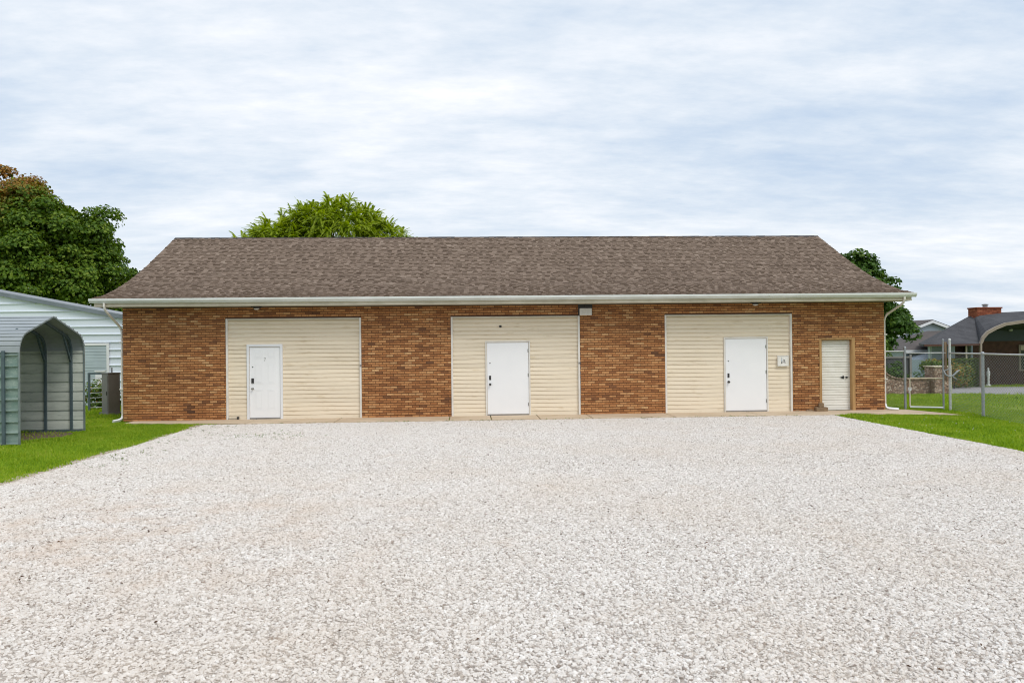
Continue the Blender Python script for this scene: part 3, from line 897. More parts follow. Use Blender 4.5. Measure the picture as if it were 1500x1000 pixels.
def panel_door(x0, x1, z0, z1):
    """six panel leaf with real recessed mouldings"""
    W = x1-x0; y = .042
    mb = MB(); mb.box(x0,x1,y,y+.04,z0,z1)
    door = mb.build('door', M['door_white'], bld, bevel=.003)
    mb = MB()
    cols = [(x0+.15*W,x0+.43*W),(x0+.57*W,x0+.85*W)]
    H = z1-z0
    for a,b in cols:
        for c,d in ((.115,.40),(.48,.775),(.835,.945)):
            za, zb = z0+c*H, z0+d*H
            for t,(dy,ins) in enumerate(((.003,0),(.005,.03))):
                w = .014
                p,q,r_,s_ = a+ins,b-ins,za+ins,zb-ins
                yy = y-dy
                mb.box(p,p+w,yy,y-.0005*t,r_,s_); mb.box(q-w,q,yy,y-.0005*t,r_,s_)
                mb.box(p+w,q-w,yy,y-.0005*t,r_,r_+w); mb.box(p+w,q-w,yy,y-.0005*t,s_-w,s_)
            mb.box(a+.052,b-.052,y-.0045,y-.001,za+.052,zb-.052)
    mb.build('panel_moulding', M['door_white'], door, bevel=.003)
    return door

def frame(x0,x1,z0,z1,w,mat,yf,yb,door,name='frame'):
    mb = MB(); mb.box(x0-w,x0,yf,yb,z0-.02,z1+w); mb.box(x1,x1+w,yf,yb,z0-.02,z1+w); mb.box(x0,x1,yf,yb,z1,z1+w)
    return mb.build(name, mat, door, bevel=.004)

for i,(a,b) in enumerate(BAYS):
    sd = lap_siding('siding', a+.055, b-.055, .035, 2.795, .1145, .075, M['cream'], bld)
    mb = MB(); mb.box(a+.004,a+.058,-.006,.12,.03,2.84); mb.build('bay_trim', M['trim'], sd, bevel=.005)
    mb = MB(); mb.box(b-.058,b-.004,-.006,.12,.03,2.84); mb.build('bay_trim', M['trim'], sd, bevel=.005)
    mb = MB(); mb.box(a+.059,b-.059,.004,.12,2.79,2.838); mb.build('bay_header', M['fascia'], sd, bevel=.005)
    if i < 2:      # little latch on the right trim
        mb = MB(); mb.box(b-.05,b+.0,-.022,-.007,1.48,1.52); mb.build('latch', M['oldgrey'], sd)

d = panel_door(-6.075,-5.245,.075,2.045)
frame(-6.085,-5.235,.045,2.055,.068,M['white'],.012,.12,d)
mb = MB(); mb.box(-6.08,-5.24,.02,.12,.03,.072); mb.build('sill', M['oldgrey'], d)
knob_set(d, -5.995, .042, .89, 'keypad')
mb = MB()   # house number stuck to the door
mb.box(-5.685,-5.635,.036,.0415,1.735,1.748); mb.prism([(-5.648,.036,1.735),(-5.635,.036,1.735),(-5.662,.036,1.655),(-5.675,.036,1.655)],(0,.0055,0))
mb.build('door_number', M['digit'], d)

def slab_door(x0,x1,z0,z1):
    y = .040
    mb = MB(); mb.box(x0,x1,y,y+.045,z0,z1); d = mb.build('door', M['door_white'], bld, bevel=.004)
    frame(x0-.008,x1+.008,z0-.02,z1+.012,.042,M['trim'],.022,.12,d)
    mb = MB(); mb.box(x0-.006,x1+.006,.03,.12,.028,z0-.012); mb.build('sill', M['oldgrey'], d)
    for z in (z0+.22,z0+1.05,z1-.28):
        mb = MB(); mb.tube([(x1+.001,.030,z),(x1+.001,.030,z+.10)],.009,8); mb.box(x1-.028,x1+.028,.0385,.041,z+.005,z+.095); mb.build('hinge', M['steel'], d)
    return d
d = slab_door(.545,1.72,.075,2.095); knob_set(d, .625,.040,.92,'black')
d = slab_door(7.405,8.60,.075,2.135); knob_set(d, 7.485,.040,.90,'black')

# narrow service door: white slats in a tan wooden frame
SD = lap_siding('service_door', SVC[0]+.045, SVC[1]-.045, .045, 2.07, .0735, .125, M['slat'], bld, .001, .022, 12)
mb = MB(); mb.box(SVC[0]+.002,SVC[0]+.044,-.016,.15,.03,2.118); mb.build('jamb', M['wood'], SD, bevel=.004)
mb = MB(); mb.box(SVC[1]-.044,SVC[1]-.002,-.016,.15,.03,2.118); mb.build('jamb', M['wood'], SD, bevel=.004)
mb = MB(); mb.box(SVC[0]+.045,SVC[1]-.045,-.014,.15,2.075,2.118); mb.build('door_header', M['wood'], SD, bevel=.004)
mb = MB(); mb.box(SVC[1]-.03,SVC[1]+.055,-.028,-.0165,.03,2.13); mb.box(SVC[0]-.03,SVC[0]+.02,-.028,-.0165,.03,2.13); mb.box(SVC[0]+.021,SVC[1]-.031,-.028,-.0165,2.085,2.13)
mb.build('casing', M['wood'], SD, bevel=.003)
mb = MB()
mb.prism([(10.80,.098,.985),(10.90,.098,1.035),(10.92,.098,1.01),(10.92,.098,.96),(10.90,.098,.935)],(0,.012,0))
mb.tube([(10.86,.10,.985),(10.86,.06,.985)],.012,8)
mb.lathe((10.99,.11,.985),[(.03,0),(.03,.008),(.012,.012),(.012,.03),(.024,.036),(.026,.05),(.012,.058)],14,'y')
mb.build('handle', M['black'], SD)

# ------------------------------------------------------------------ fixtures on the front
def soffit_light(x, label):
    e = empty('soffit_light', (x,-.33,3.165), label, 'light', 'dark lights under the soffit')
    mb = MB(); mb.lathe((x,-.33,3.10),[(.075,0),(.095,.015),(.105,.045),(.10,.062)],18); mb.build('housing', M['dark'], e, smooth=True)
    mb = MB(); mb.lathe((x,-.33,3.068),[(.03,0),(.062,.008),(.078,.03)],18); mb.build('lens', M['boxwhite'], e, smooth=True)
    mb = MB(); mb.box(x-.145,x+.145,-.36,-.30,3.125,3.164); mb.build('bracket', M['dark'], e, bevel=.004)
soffit_light(-5.78, 'small dark light under the soffit above the bay with the six panel door')
soffit_light(8.17, 'small dark light under the soffit above the right bay with the square sign')

e = empty('wall_light', (3.34,0,2.95), 'pale rectangular box light fixed to the brick above the middle bay corner', 'light')
mb = MB(); mb.box(3.175,3.515,-.17,-.05,2.845,3.045); mb.build('cover', M['boxwhite'], e, bevel=.012)
mb = MB(); mb.box(3.145,3.545,-.06,-.016,2.85,3.16); mb.build('shadow_plate', M['black'], e, bevel=.004)  # black sheet standing in for the shadow above and around the box
mb = MB(); mb.tube([(3.345,-.10,3.04),(3.345,-.10,3.165)],.018,8); mb.build('conduit', M['dark'], e)

e = empty('camera_mount', (.93,.06,2.56), 'tiny black fixture on cream siding above the middle flat door', 'fixture')
mb = MB(); mb.box(.90,.965,.045,.062,2.53,2.585); mb.build('base', M['black'], e, bevel=.004)
mb = MB(); mb.tube([(.933,.045,2.555),(.933,-.01,2.55)],.018,10); mb.build('body', M['black'], e)

e = empty('wall_sign', (9.085,.06,1.5), 'small square white sign with blue and black marks beside the right flat door', 'sign')
mb = MB(); mb.box(8.925,9.235,.005,.058,1.345,1.635); bd = mb.build('board', M['sign'], e, bevel=.006)
mb = MB(); mb.box(8.915,9.245,-.006,.0045,1.335,1.352); mb.box(8.915,9.245,-.006,.0045,1.628,1.645); mb.box(8.915,8.93,-.006,.0045,1.352,1.628); mb.box(9.23,9.245,-.006,.0045,1.352,1.628); mb.build('rim', M['sign'], bd, bevel=.003)
mb = MB(); mb.prism([(9.034,.001,1.46),(9.049,.001,1.46),(9.046,.001,1.59),(9.038,.001,1.59)],(0,.003,0)); mb.build('blue_mark', M['inkblue'], bd)
mb = MB(); mb.prism([(9.024,.0005,1.41),(9.058,.0005,1.41),(9.049,.0005,1.475),(9.035,.0005,1.475)],(0,.003,0))
arc = [(9.072,1.475),(9.088,1.515),(9.105,1.528),(9.122,1.51),(9.133,1.46),(9.138,1.415)]
for (p,q) in zip(arc[:-1],arc[1:]): mb.beam((p[0],.002,p[1]),(q[0],.002,q[1]),.003,.022,(0,1,0))
arc = [(9.072,1.475),(9.082,1.452),(9.102,1.447),(9.122,1.46)]
for (p,q) in zip(arc[:-1],arc[1:]): mb.beam((p[0],.0015,p[1]),(q[0],.0015,q[1]),.003,.02,(0,1,0))
mb.build('dark_mark', M['ink'], bd)
mb = MB(); mb.box(9.165,9.178,-.0095,-.0065,1.632,1.645); mb.build('screw', M['ink'], bd)

e = empty('foot_bolt', (-6.5,-.02,.07), 'small dark metal rod low on the siding left of the six panel door', 'bolt')
mb = MB(); mb.tube([(-6.66,-.015,.065),(-6.42,-.015,.065)],.010,8); mb.build('rod', M['dark'], e)
mb = MB(); mb.box(-6.425,-6.375,-.03,.05,.045,.115); mb.build('bracket', M['dark'], e, bevel=.004)

e = empty('stone_block', (10.05,-.14,.03), 'brown stone block with a smaller piece on top beside the narrow slatted door', 'block')
mb = MB(); mb.prism([(9.93,-.26,.031),(10.28,-.25,.031),(10.30,-.06,.031),(9.95,-.05,.031)],(0,0,.12)); mb.build('lower_stone', M['block'], e, bevel=.015)
mb = MB(); mb.prism([(10.06,-.15,.152),(10.21,-.14,.152),(10.22,-.04,.152),(10.07,-.04,.152)],(.0,0,.11)); mb.build('upper_stone', M['block'], e, bevel=.015)
mb = MB(); mb.beam((9.72,-.06,.052),(9.90,-.05,.052),.06,.04)
tag(mb.build('wood_scrap', M['old_wood'], origin=(9.8,-.05,.03), bevel=.004), 'short dark scrap of wood lying against the brick near the right bay', 'wood scrap')
mb = MB(); mb.beam((9.42,-.03,.05),(9.52,-.03,.05),.05,.035)
tag(mb.build('stone_chip', M['block'], origin=(9.47,-.03,.03), bevel=.006), 'tiny dark chip of stone at the foot of the right bay trim', 'stone')

# ------------------------------------------------------------------ carport on the left
def carport():
    X1, X0 = -9.52, -14.6
    e = empty('metal_carport', (-10.5,-3.75,0), 'narrow arched metal carport with grey ribbed panels standing open on the grass', 'carport')
    # outline in (y,z): near leg foot .. rounded eave .. ridge .. rounded eave .. far leg foot
    def arch(o):
        L = [(-5.24-o,0),(-5.24-o,1.98)]
        for t in np.linspace(0,1,6)[1:]:
            a = t*R(68); L.append((-5.24-o+ (.42+o)*(1-math.cos(a)), 1.98+(.44+o)*math.sin(a)))
        L.append((-3.80,2.775+o))
        Rr = [(-2.32+o,0),(-2.32+o,1.98)]
        for t in np.linspace(0,1,6)[1:]:
            a = t*R(68); Rr.append((-2.32+o-(.42+o)*(1-math.cos(a)), 1.98+(.44+o)*math.sin(a)))
        return L+Rr[::-1]
    def hoop(x, o=0, w=.055, name='hoop', mat='cp_frame', upto=None):
        mb = MB(); pts = arch(o)
        for p,q in zip(pts[:-1],pts[1:]):
            mb.beam((x,p[0],p[1]),(x,q[0],q[1]),w,w,(1,0,0))
        return mb.build(name, M[mat], e)
    for x in (-9.80,-10.42,-11.6,-12.8,-14.0): hoop(x,-.03)
    for x in (-9.80,-11.6,-13.4):
        mb = MB(); mb.box(x-.03,x+.03,-5.34,-5.285,0,2.02); mb.build('outer_post', M['cp_frame'], e, bevel=.006)
    # ribbed wall panels
    def wall(yc, sgn, mat, name, a, b, z0=.03, z1=2.0):
        mb = MB(); z = z0
        while z < z1-.02:
            zz = min(z+.235,z1)
            p = [(yc,z),(yc+sgn*.036,z+.006),(yc+sgn*.036,z+.03),(yc,z+.036),(yc,zz)]
            mb.extrude_x(p, a, b, closed=False); z = zz
        return mb.build(name, M[mat], e, fix=False)
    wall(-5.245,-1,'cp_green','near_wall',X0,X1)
    wall(-2.315,1,'cp_panel','far_wall',X0,X1)
    # curved roof sheet with a lip
    mb = MB(); pts = [p for p in arch(.02) if p[1] > 1.9]
    base = len(mb.v); nx = 30
    xs_ = np.linspace(X0-.06,X1+.03,nx+1)
    for p in pts:
        for i,x in enumerate(xs_):
            mb.v.append((x,p[0],p[1]))
    for j in range(len(pts)-1):
        for i in range(nx):
            a = base+j*(nx+1)+i; mb.f.append((a,a+1,a+nx+2,a+nx+1))
    # standing ribs following the sheet across its width
    sm = arch(.028); sm = [p for p in sm if p[1] > 1.99]
    ro = mb.build('roof', M['cp_roof'], e, fix=False)
    s = ro.modifiers.new('thick','SOLIDIFY'); s.thickness = .012; s.offset = 1
    mb = MB()
    acc = 0
    for j,(p,q) in enumerate(zip(sm[:-1],sm[1:])):
        L = math.hypot(q[0]-p[0],q[1]-p[1]); k = max(1,int(round(L/.23)))
        for t in range(k):
            f = (t+.5)/k; y = p[0]+(q[0]-p[0])*f; z = p[1]+(q[1]-p[1])*f
            d = Vector((0,q[0]-p[0],q[1]-p[1])).normalized(); n = Vector((0,-d.z,d.y))
            if n.z < 0: n = -n
            mb.obox((( X0+X1)/2,y+n.y*.012,z+n.z*.012),((X1-X0)/2+.04,0,0),d*.018,n*.008)
    mb.build('roof_rib', M['cp_roof'], ro)
    # edge trim of the open end
    hoop(X1+.012,.012,.035,'end_trim','cp_edge')
    # base rails and back wall
    for y in (-5.21,-2.35):
        mb = MB(); mb.box(X0,X1-.03,y-.03,y+.03,.0,.05); mb.build('base_rail', M['cp_frame'], e)
    for x in (-9.80,-10.42,-11.6,-12.8,-14.0):
        mb = MB(); mb.beam((x,-2.36,1.72),(x,-2.80,2.50),.035,.045,(1,0,0)); mb.build('brace', M['cp_frame'], e)
        mb = MB(); mb.beam((x,-5.20,1.72),(x,-4.76,2.50),.035,.045,(1,0,0)); mb.build('brace', M['cp_frame'], e)
carport()

# ------------------------------------------------------------------ shed behind on the left
def shed():
    Y, XR, XA = 8.0, -11.3, -21.0
    zr = lambda x: 2.925+ (XR-x)*.198 if x > XA else 2.925+(XR-XA)*.198-(XA-x)*.198
    XL = 2*XA-XR
    e = empty('metal_shed', (XA,Y,zt(Y)), 'pale blue white metal sided shed with a low roof behind the carport', 'shed')
    z0 = -.3
    # wall: horizontal ribs cut to the gable
    mb = MB(); z = z0; rib = .288
    while z < zr(XA):
        zz = z+rib
        def span(h):
            if h <= zr(XR): return XL, XR
            dx = (zr(XA)-h)/.198
            return XA-dx, XA+dx
        if zz > zr(XA): zz = zr(XA)-.001
        a0,b0 = span(z); a1,b1 = span(zz)
        zm = z+.035
        am,bm = span(min(zm,zz))
        mb.add([(a0,Y-.045,z),(b0,Y-.045,z),(bm,Y-.03,min(zm,zz)),(am,Y-.03,min(zm,zz)),(am,Y,min(zm+.008,zz)),(bm,Y,min(zm+.008,zz)),(b1,Y,zz),(a1,Y,zz),(a0,Y,z),(b0,Y,z)],
               [(8,9,1,0),(0,1,2,3),(3,2,5,4),(4,5,6,7)])
        z += rib
    w = mb.build('wall', M['shed'], e, fix=False)
    mb = MB(); mb.prism([(XL,Y+.01,z0),(XR,Y+.01,z0),(XR,Y+.01,zr(XR)-.01),(XA,Y+.01,zr(XA)-.01),(XL,Y+.01,zr(XL)-.01)],(0,2.1,0))
    mb.build('side_wall', M['shed'], e)
    mb = MB()
    for s in (-1,1):
        xe = XR+.45 if s > 0 else XL-.45
        mb.prism([(XA,Y-.10,zr(XA)+.02),(xe,Y-.10,zr(XR)+.02-.198*.45),(xe,Y-.10,zr(XR)+.10-.198*.45),(XA,Y-.10,zr(XA)+.10)],(0,2.4,0))
    ro = mb.build('roof', M['galv'], e)
    mb = MB()
    for s in (-1,1):
        xe = XR+.46 if s > 0 else XL-.46
        mb.prism([(XA,Y-.135,zr(XA)-.06),(xe,Y-.135,zr(XR)-.06-.198*.45),(xe,Y-.135,zr(XR)+.085-.198*.45),(XA,Y-.135,zr(XA)+.085)],(0,.033,0))
    mb.build('rake_trim', M['shed_trim'], ro)
    # roller door
    dx0, dx1 = -17.2, -13.36
    d = lap_siding('roll_up_door', dx0, dx1, z0, 2.17, .118, Y-.035, M['shed_door'], e, 0, .014, 4)
    mb = MB(); mb.box(dx1,dx1+.09,Y-.07,Y-.021,z0,2.26); mb.box(dx0-.09,dx0,Y-.07,Y-.021,z0,2.26); mb.box(dx0,dx1,Y-.07,Y-.021,2.17,2.26)
    mb.build('door_frame', M['white'], d)
shed()

# electrical cabinet and the small things beside the building
def cabinet():
    e = empty('utility_cabinet', (-11.02,2.75,zt(2.75)), 'tall grey steel utility cabinet standing on grass left of the brick building', 'cabinet')
    c = Vector((-11.02,2.78,.68)); ang = R(38)
    ax = Vector((math.cos(ang),-math.sin(ang)*-1,0)); 
    fx = Vector((math.cos(ang),-math.sin(ang),0)); fy = Vector((math.sin(ang),math.cos(ang),0))
    mb = MB(); mb.obox(c, fx*.185, fy*.19, Vector((0,0,.60))); mb.build('body', M['greybox'], e, bevel=.012)
    mb = MB(); mb.obox(c+Vector((0,0,.615)), fx*.20, fy*.205, Vector((0,0,.014))); mb.build('lid', M['greybox'], e, bevel=.004)
    mb = MB(); mb.obox(c-fy*.196, fx*.16, fy*.005, Vector((0,0,.55))); pd = mb.build('door', M['greybox'], e, bevel=.003)
    mb = MB(); mb.obox(c-fy*.208+fx*.12, fx*.012, fy*.008, Vector((0,0,.06))); mb.build('handle', M['dark'], pd)
    mb = MB(); mb.obox(c-Vector((0,0,.64)), fx*.25, fy*.25, Vector((0,0,.05))); mb.build('pad', M['oldgrey'], e)
    mb = MB(); mb.tube([c+fx*.05+Vector((0,0,.62)),c+fx*.05+Vector((0,0,.78))],.025,8); mb.build('conduit', M['galv'], e)
    e2 = empty('meter_box', (-10.60,3.1,zt(3.1)), 'small grey meter box on a post behind the utility cabinet', 'meter box')
    mb = MB(); mb.box(-10.72,-10.46,3.05,3.22,.55,1.22); mb.build('box', M['greybox'], e2, bevel=.01)
    mb = MB(); mb.box(-10.74,-10.44,3.02,3.23,1.222,1.245); mb.build('lid', M['greybox'], e2)
    for x in (-10.68,-10.52):
        mb = MB(); mb.box(x-.025,x+.025,3.10,3.15,zt(3.1)-.05,.55); mb.build('leg', M['galv'], e2)
cabinet()

def rail_panel():
    Y = 3.9; x0, x1 = -12.18, -11.42
    e = empty('rail_fence', (x0,Y,zt(Y)), 'short fence panel of pale thin rails on dark posts left of the cabinet', 'fence')
    for x in (x0,x1):
        mb = MB(); mb.box(x-.03,x+.03,Y-.03,Y+.03,zt(Y)-.05,1.28); mb.build('post', M['cp_frame'], e)
    mb = MB(); mb.box(x0+.03,x1-.03,Y-.02,Y+.02,1.22,1.28); mb.build('top_rail', M['cp_frame'], e)
    for k in range(7):
        z = .16+k*.155
        mb = MB(); mb.tube([(x0+.03,Y,z),((x0+x1)/2,Y-.01,z+.012),(x1-.03,Y,z)],.010,6); mb.build('rail', M['galv_light'], e)
rail_panel()
def lattice():
    Y = 5.2; x0, x1 = -11.55, -10.35; z0, z1 = .0, .86
    e = empty('lattice_panel', ((x0+x1)/2,Y,z0), 'low white lattice panel between the cabinet and the brick wall', 'lattice')
    mb = MB(); k = -1.0
    while k < x1-x0:
        for s,yy in ((1,Y),(-1,Y+.008)):
            a = x0+k if s > 0 else x1-k
            pts = [(a,z0),(a+s*(z1-z0),z1)]
            (xa,za),(xb,zb) = pts
            lo, hi = x0, x1
            def clip(px,pz,qx,qz):
                if px < lo: t = (lo-px)/(qx-px); return lo,pz+(qz-pz)*t
                if px > hi: t = (hi-px)/(qx-px); return hi,pz+(qz-pz)*t
                return px,pz
            if (xa<lo and xb<lo) or (xa>hi and xb>hi): continue
            p = clip(xa,za,xb,zb); q = clip(xb,zb,xa,za)
            if abs(p[0]-q[0]) < .02: continue
            mb.beam((p[0],yy,p[1]),(q[0],yy,q[1]),.006,.03,(0,1,0))
        k += .11
    mb.build('slats', M['white'], e)
    mb = MB(); mb.box(x0-.04,x0,Y-.02,Y+.03,z0,z1+.04); mb.box(x1,x1+.04,Y-.02,Y+.03,z0,z1+.04); mb.box(x0,x1,Y-.02,Y+.03,z1,z1+.04); mb.box(x0,x1,Y-.02,Y+.03,z0-.04,z0)
    mb.build('frame', M['white'], e)
lattice()
mb = MB(); mb.box(-13.05,-12.72,6.3,6.36,zt(6.3)-.05,1.25); mb.box(-13.07,-12.70,6.28,6.38,1.25,1.29)
tag(mb.build('white_post', M['white'], origin=(-12.9,6.33,zt(6.3)), bevel=.01), 'broad white board post in front of the shed roller door', 'post')
shrub('shrub', (-12.35,5.2,.42), (.75,.5,.55), 1500, .09, 'leafy yellow green shrub behind the thin rail fence', tint=lambda C: (rng.random(len(C))<.12)*.7)

# ------------------------------------------------------------------ chain link fence and gate on the right
def chain_mesh(name, parent, p, q, zb, zt_, dx=.085, r=.0021):
    """woven diamonds: two families of slanting wires between p and q"""
    p = Vector((*p,0)); q = Vector((*q,0)); L = (q-p).length; d = (q-p)/L; H = zt_-zb
    mb = MB(); nrm = Vector((-d.y,d.x,0))
    def wire(u0,z0,u1,z1,o):
        a = p+d*u0+nrm*o+Vector((0,0,zb+z0)); b = p+d*u1+nrm*o+Vector((0,0,zb+z1))
        mb.tube([a,b],r,3,caps=False)
    u = -H
    while u < L:
        for s in (1,-1):
            if s > 0: u0,z0,u1,z1 = u,0,u+H,H
            else: u0,z0,u1,z1 = u,H,u+H,0
            if u1 > L: t = (L-u0)/(u1-u0); z1 = z0+(z1-z0)*t; u1 = L
            if u0 < 0: t = (0-u0)/(u1-u0); z0 = z0+(z1-z0)*t; u0 = 0
            if u1-u0 > .01: wire(u0,z0,u1,z1,.003*s)
        u += dx
    return mb.build(name, M['wire'], parent, fix=False)

def post(parent, x, y, h, r=.03, mat='galv'):
    mb = MB(); mb.lathe((x,y,zt(y)-.1),[(r,0),(r,h+.1-zt(y))],14)
    mb.lathe((x,y,h),[(r*1.18,0),(r*1.2,.02),(r*.9,.05),(r*.3,.065)],14)
    return mb.build('post', M[mat], parent, smooth=True)

A, P0, P1, P2, P3 = (12.20,.42), (12.86,.32), (13.86,-.22), (13.43,-2.46), (13.02,-4.8)
f1 = empty('chain_link_fence', (12.5,.36,0), 'short chain link fence section between the brick corner and the gate', 'fence', 'chain link fence sections')
post(f1, *P0, 1.80, .036)
mb = MB(); mb.tube([(A[0]-.07,A[1],1.72),(P0[0],P0[1],1.72)],.022,8); mb.build('top_rail', M['galv_light'], f1)
chain_mesh('mesh', f1, A, P0, .05, 1.70)
f2 = empty('chain_link_fence', (13.43,-2.46,0), 'long chain link fence section running right from the tall gate post', 'fence', 'chain link fence sections')
post(f2, P1[0]+.02, P1[1]-.03, 2.02, .036, 'galv_light'); post(f2, *P2, 1.66, .040); post(f2, *P3, 1.66, .036)
mb = MB(); mb.tube([(P1[0],P1[1]-.05,1.66),(*P2,1.665),(*P3,1.665)],.024,8); mb.build('top_rail', M['galv_light'], f2, smooth=True)
chain_mesh('mesh', f2, (P1[0],P1[1]-.05), P2, .04, 1.65); chain_mesh('mesh', f2, P2, P3, .04, 1.65)
gt = empty('chain_link_gate', (13.3,.05,0), 'chain link gate with a pale lower frame between its two posts', 'gate')
G0, G1 = (12.97,.26), (13.74,-.16)
mb = MB(); mb.tube([(12.90,.30,1.665),(13.80,-.19,1.665)],.020,8); mb.build('top_rail', M['galv_light'], gt)
mb = MB(); mb.tube([(*G0,.10),(*G0,.90),(G0[0]+.02,G0[1]-.01,.93),(*G1,.93)],.022,8); mb.build('frame', M['pale_wood'], gt, smooth=True)
mb = MB(); mb.tube([(*G0,.085),(*G1,.085)],.026,8); mb.build('bottom_rail', M['white'], gt)
chain_mesh('mesh', gt, G0, G1, .09, 1.64)
mb = MB(); mb.obox((12.945,.22,.62),(.045,-.02,0),(.01,.018,0),(0,0,.04)); mb.tube([(12.98,.2,.60),(12.93,.19,.56),(12.90,.19,.50)],.016,8); mb.build('latch', M['galv_light'], gt)
gp = empty('gate_post', (13.76,-.16,0), 'tall galvanised gate post with a brown board tied against it', 'post')
mb = MB(); mb.lathe((13.74,-.155,-.1),[(.026,0),(.026,2.12)],12); mb.lathe((13.74,-.155,2.02),[(.032,0),(.03,.03),(.01,.05)],12); mb.build('pipe', M['galv'], gp, smooth=True)
mb = MB(); mb.box(13.768,13.838,-.20,-.165,.85,1.98); mb.build('board', M['old_wood'], gp, bevel=.006)
mb = MB()
mb.tube([(13.70,-.22,1.18),(13.74,-.27,1.04),(13.84,-.29,.98),(13.96,-.30,1.02),(14.08,-.31,1.14),(14.14,-.31,1.17)],[.02,.024,.026,.026,.03,.014],8)
mb.tube([(13.70,-.2,1.10),(13.75,-.25,1.16),(13.84,-.27,1.20)],.018,8); mb.tube([(13.92,-.29,1.0),(14.0,-.30,.93),(14.06,-.31,.90)],[.02,.018,.01],8)
mb.build('fork_latch', M['galv'], gp, smooth=True)

# ------------------------------------------------------------------ neighbours' yard
def stone_wall():
    Y = 8.7; zb = zt(Y)-.1
    e = empty('stone_wall', (17.4,Y,zt(Y)), 'low rubble stone garden wall rising in a curve at its left end', 'wall')
    top = [(14.6,1.15),(15.6,1.12),(16.35,.98),(16.62,.78),(16.85,.60),(17.1,.52),(17.5,.48),(18.48,.46)]
    mb = MB(); mb.prism([(18.48,Y,zb),(14.6,Y,zb)]+[(x,Y,z) for x,z in top],(0,.38,0)); mb.build('stonework', M['rubble'], e, bevel=.03)
    mb = MB()
    for (x0,z0),(x1,z1) in zip(top[3:-1],top[4:]): mb.beam((x0,Y+.18,z0+.02),(x1,Y+.18,z1+.02),.44,.055)
    mb.build('coping', M['rubble'], e)
    p = empty('stone_pillar', (18.82,Y-.1,zt(Y)), 'square rubble stone pillar with a pale cap at the end of the garden wall', 'pillar')
    mb = MB(); mb.box(18.49,19.12,Y-.3,Y+.42,zb,.96); mb.build('shaft', M['rubble'], p, bevel=.02)
    mb = MB(); mb.box(18.45,19.20,Y-.34,Y+.46,.961,1.01); mb.build('cap', M['pale_wood'], p, bevel=.01)
    mb = MB(); mb.box(19.125,19.205,Y-.29,Y-.2,zb,.955); mb.build('corner_post', M['pale_wood'], p)
stone_wall()
shrub('flowering_shrub', (19.1,9.6,.97), (.42,.35,.17), 1000, .085, 'rounded green shrub with rusty flower heads behind the stone pillar', tint=lambda C: np.clip((C[:,2]-1.12)*5,0,1)*(rng.random(len(C))<.65))
shrub('low_shrub', (19.5,11,.15), (.55,.45,.42), 1100, .10, 'dark low shrub behind the stone garden wall left of the pillar', 'dark_leaf')
shrub('spiky_shrub', (17.9,10.4,.55), (.45,.4,.55), 800, .12, 'dark leafy shrub behind the curved end of the stone wall', 'dark_leaf')
shrub('vine', (19.3,14.6,1.45), (1.0,.45,.75), 1900, .12, 'loose green vine hanging over the dark board fence', 'shrub_leaf')

def board_fence():
    Y = 14.2; e = empty('board_fence', (20.2,Y,zt(Y)), 'dark grey board fence standing behind the stone garden wall', 'fence')
    x = 17.2; mb = MB()
    while x < 20.7:
        mb.box(x,x+.135,Y,Y+.025,zt(Y)-.1,1.30+random.uniform(-.02,.02)); x += .142
    mb.build('boards', M['darkfence'], e)
    for x in (17.3,19.0,20.72):
        mb = MB(); mb.box(x-.05,x+.05,Y-.06,Y-.002,zt(Y)-.1,1.38); mb.build('post', M['oldgrey'], e)
    mb = MB(); mb.box(17.2,20.78,Y-.05,Y-.003,1.22,1.30); mb.build('top_rail', M['oldgrey'], e)
board_fence()
mb = MB(); mb.lathe((16.35,8.88,1.0),[(.10,0),(.12,.03),(.06,.06),(.07,.14),(.19,.24),(.21,.30),(.17,.31)],14)
tag(mb.build('garden_urn', M['white'], origin=(16.35,8.88,1.0), smooth=True), 'small white urn on the high end of the stone garden wall', 'urn')

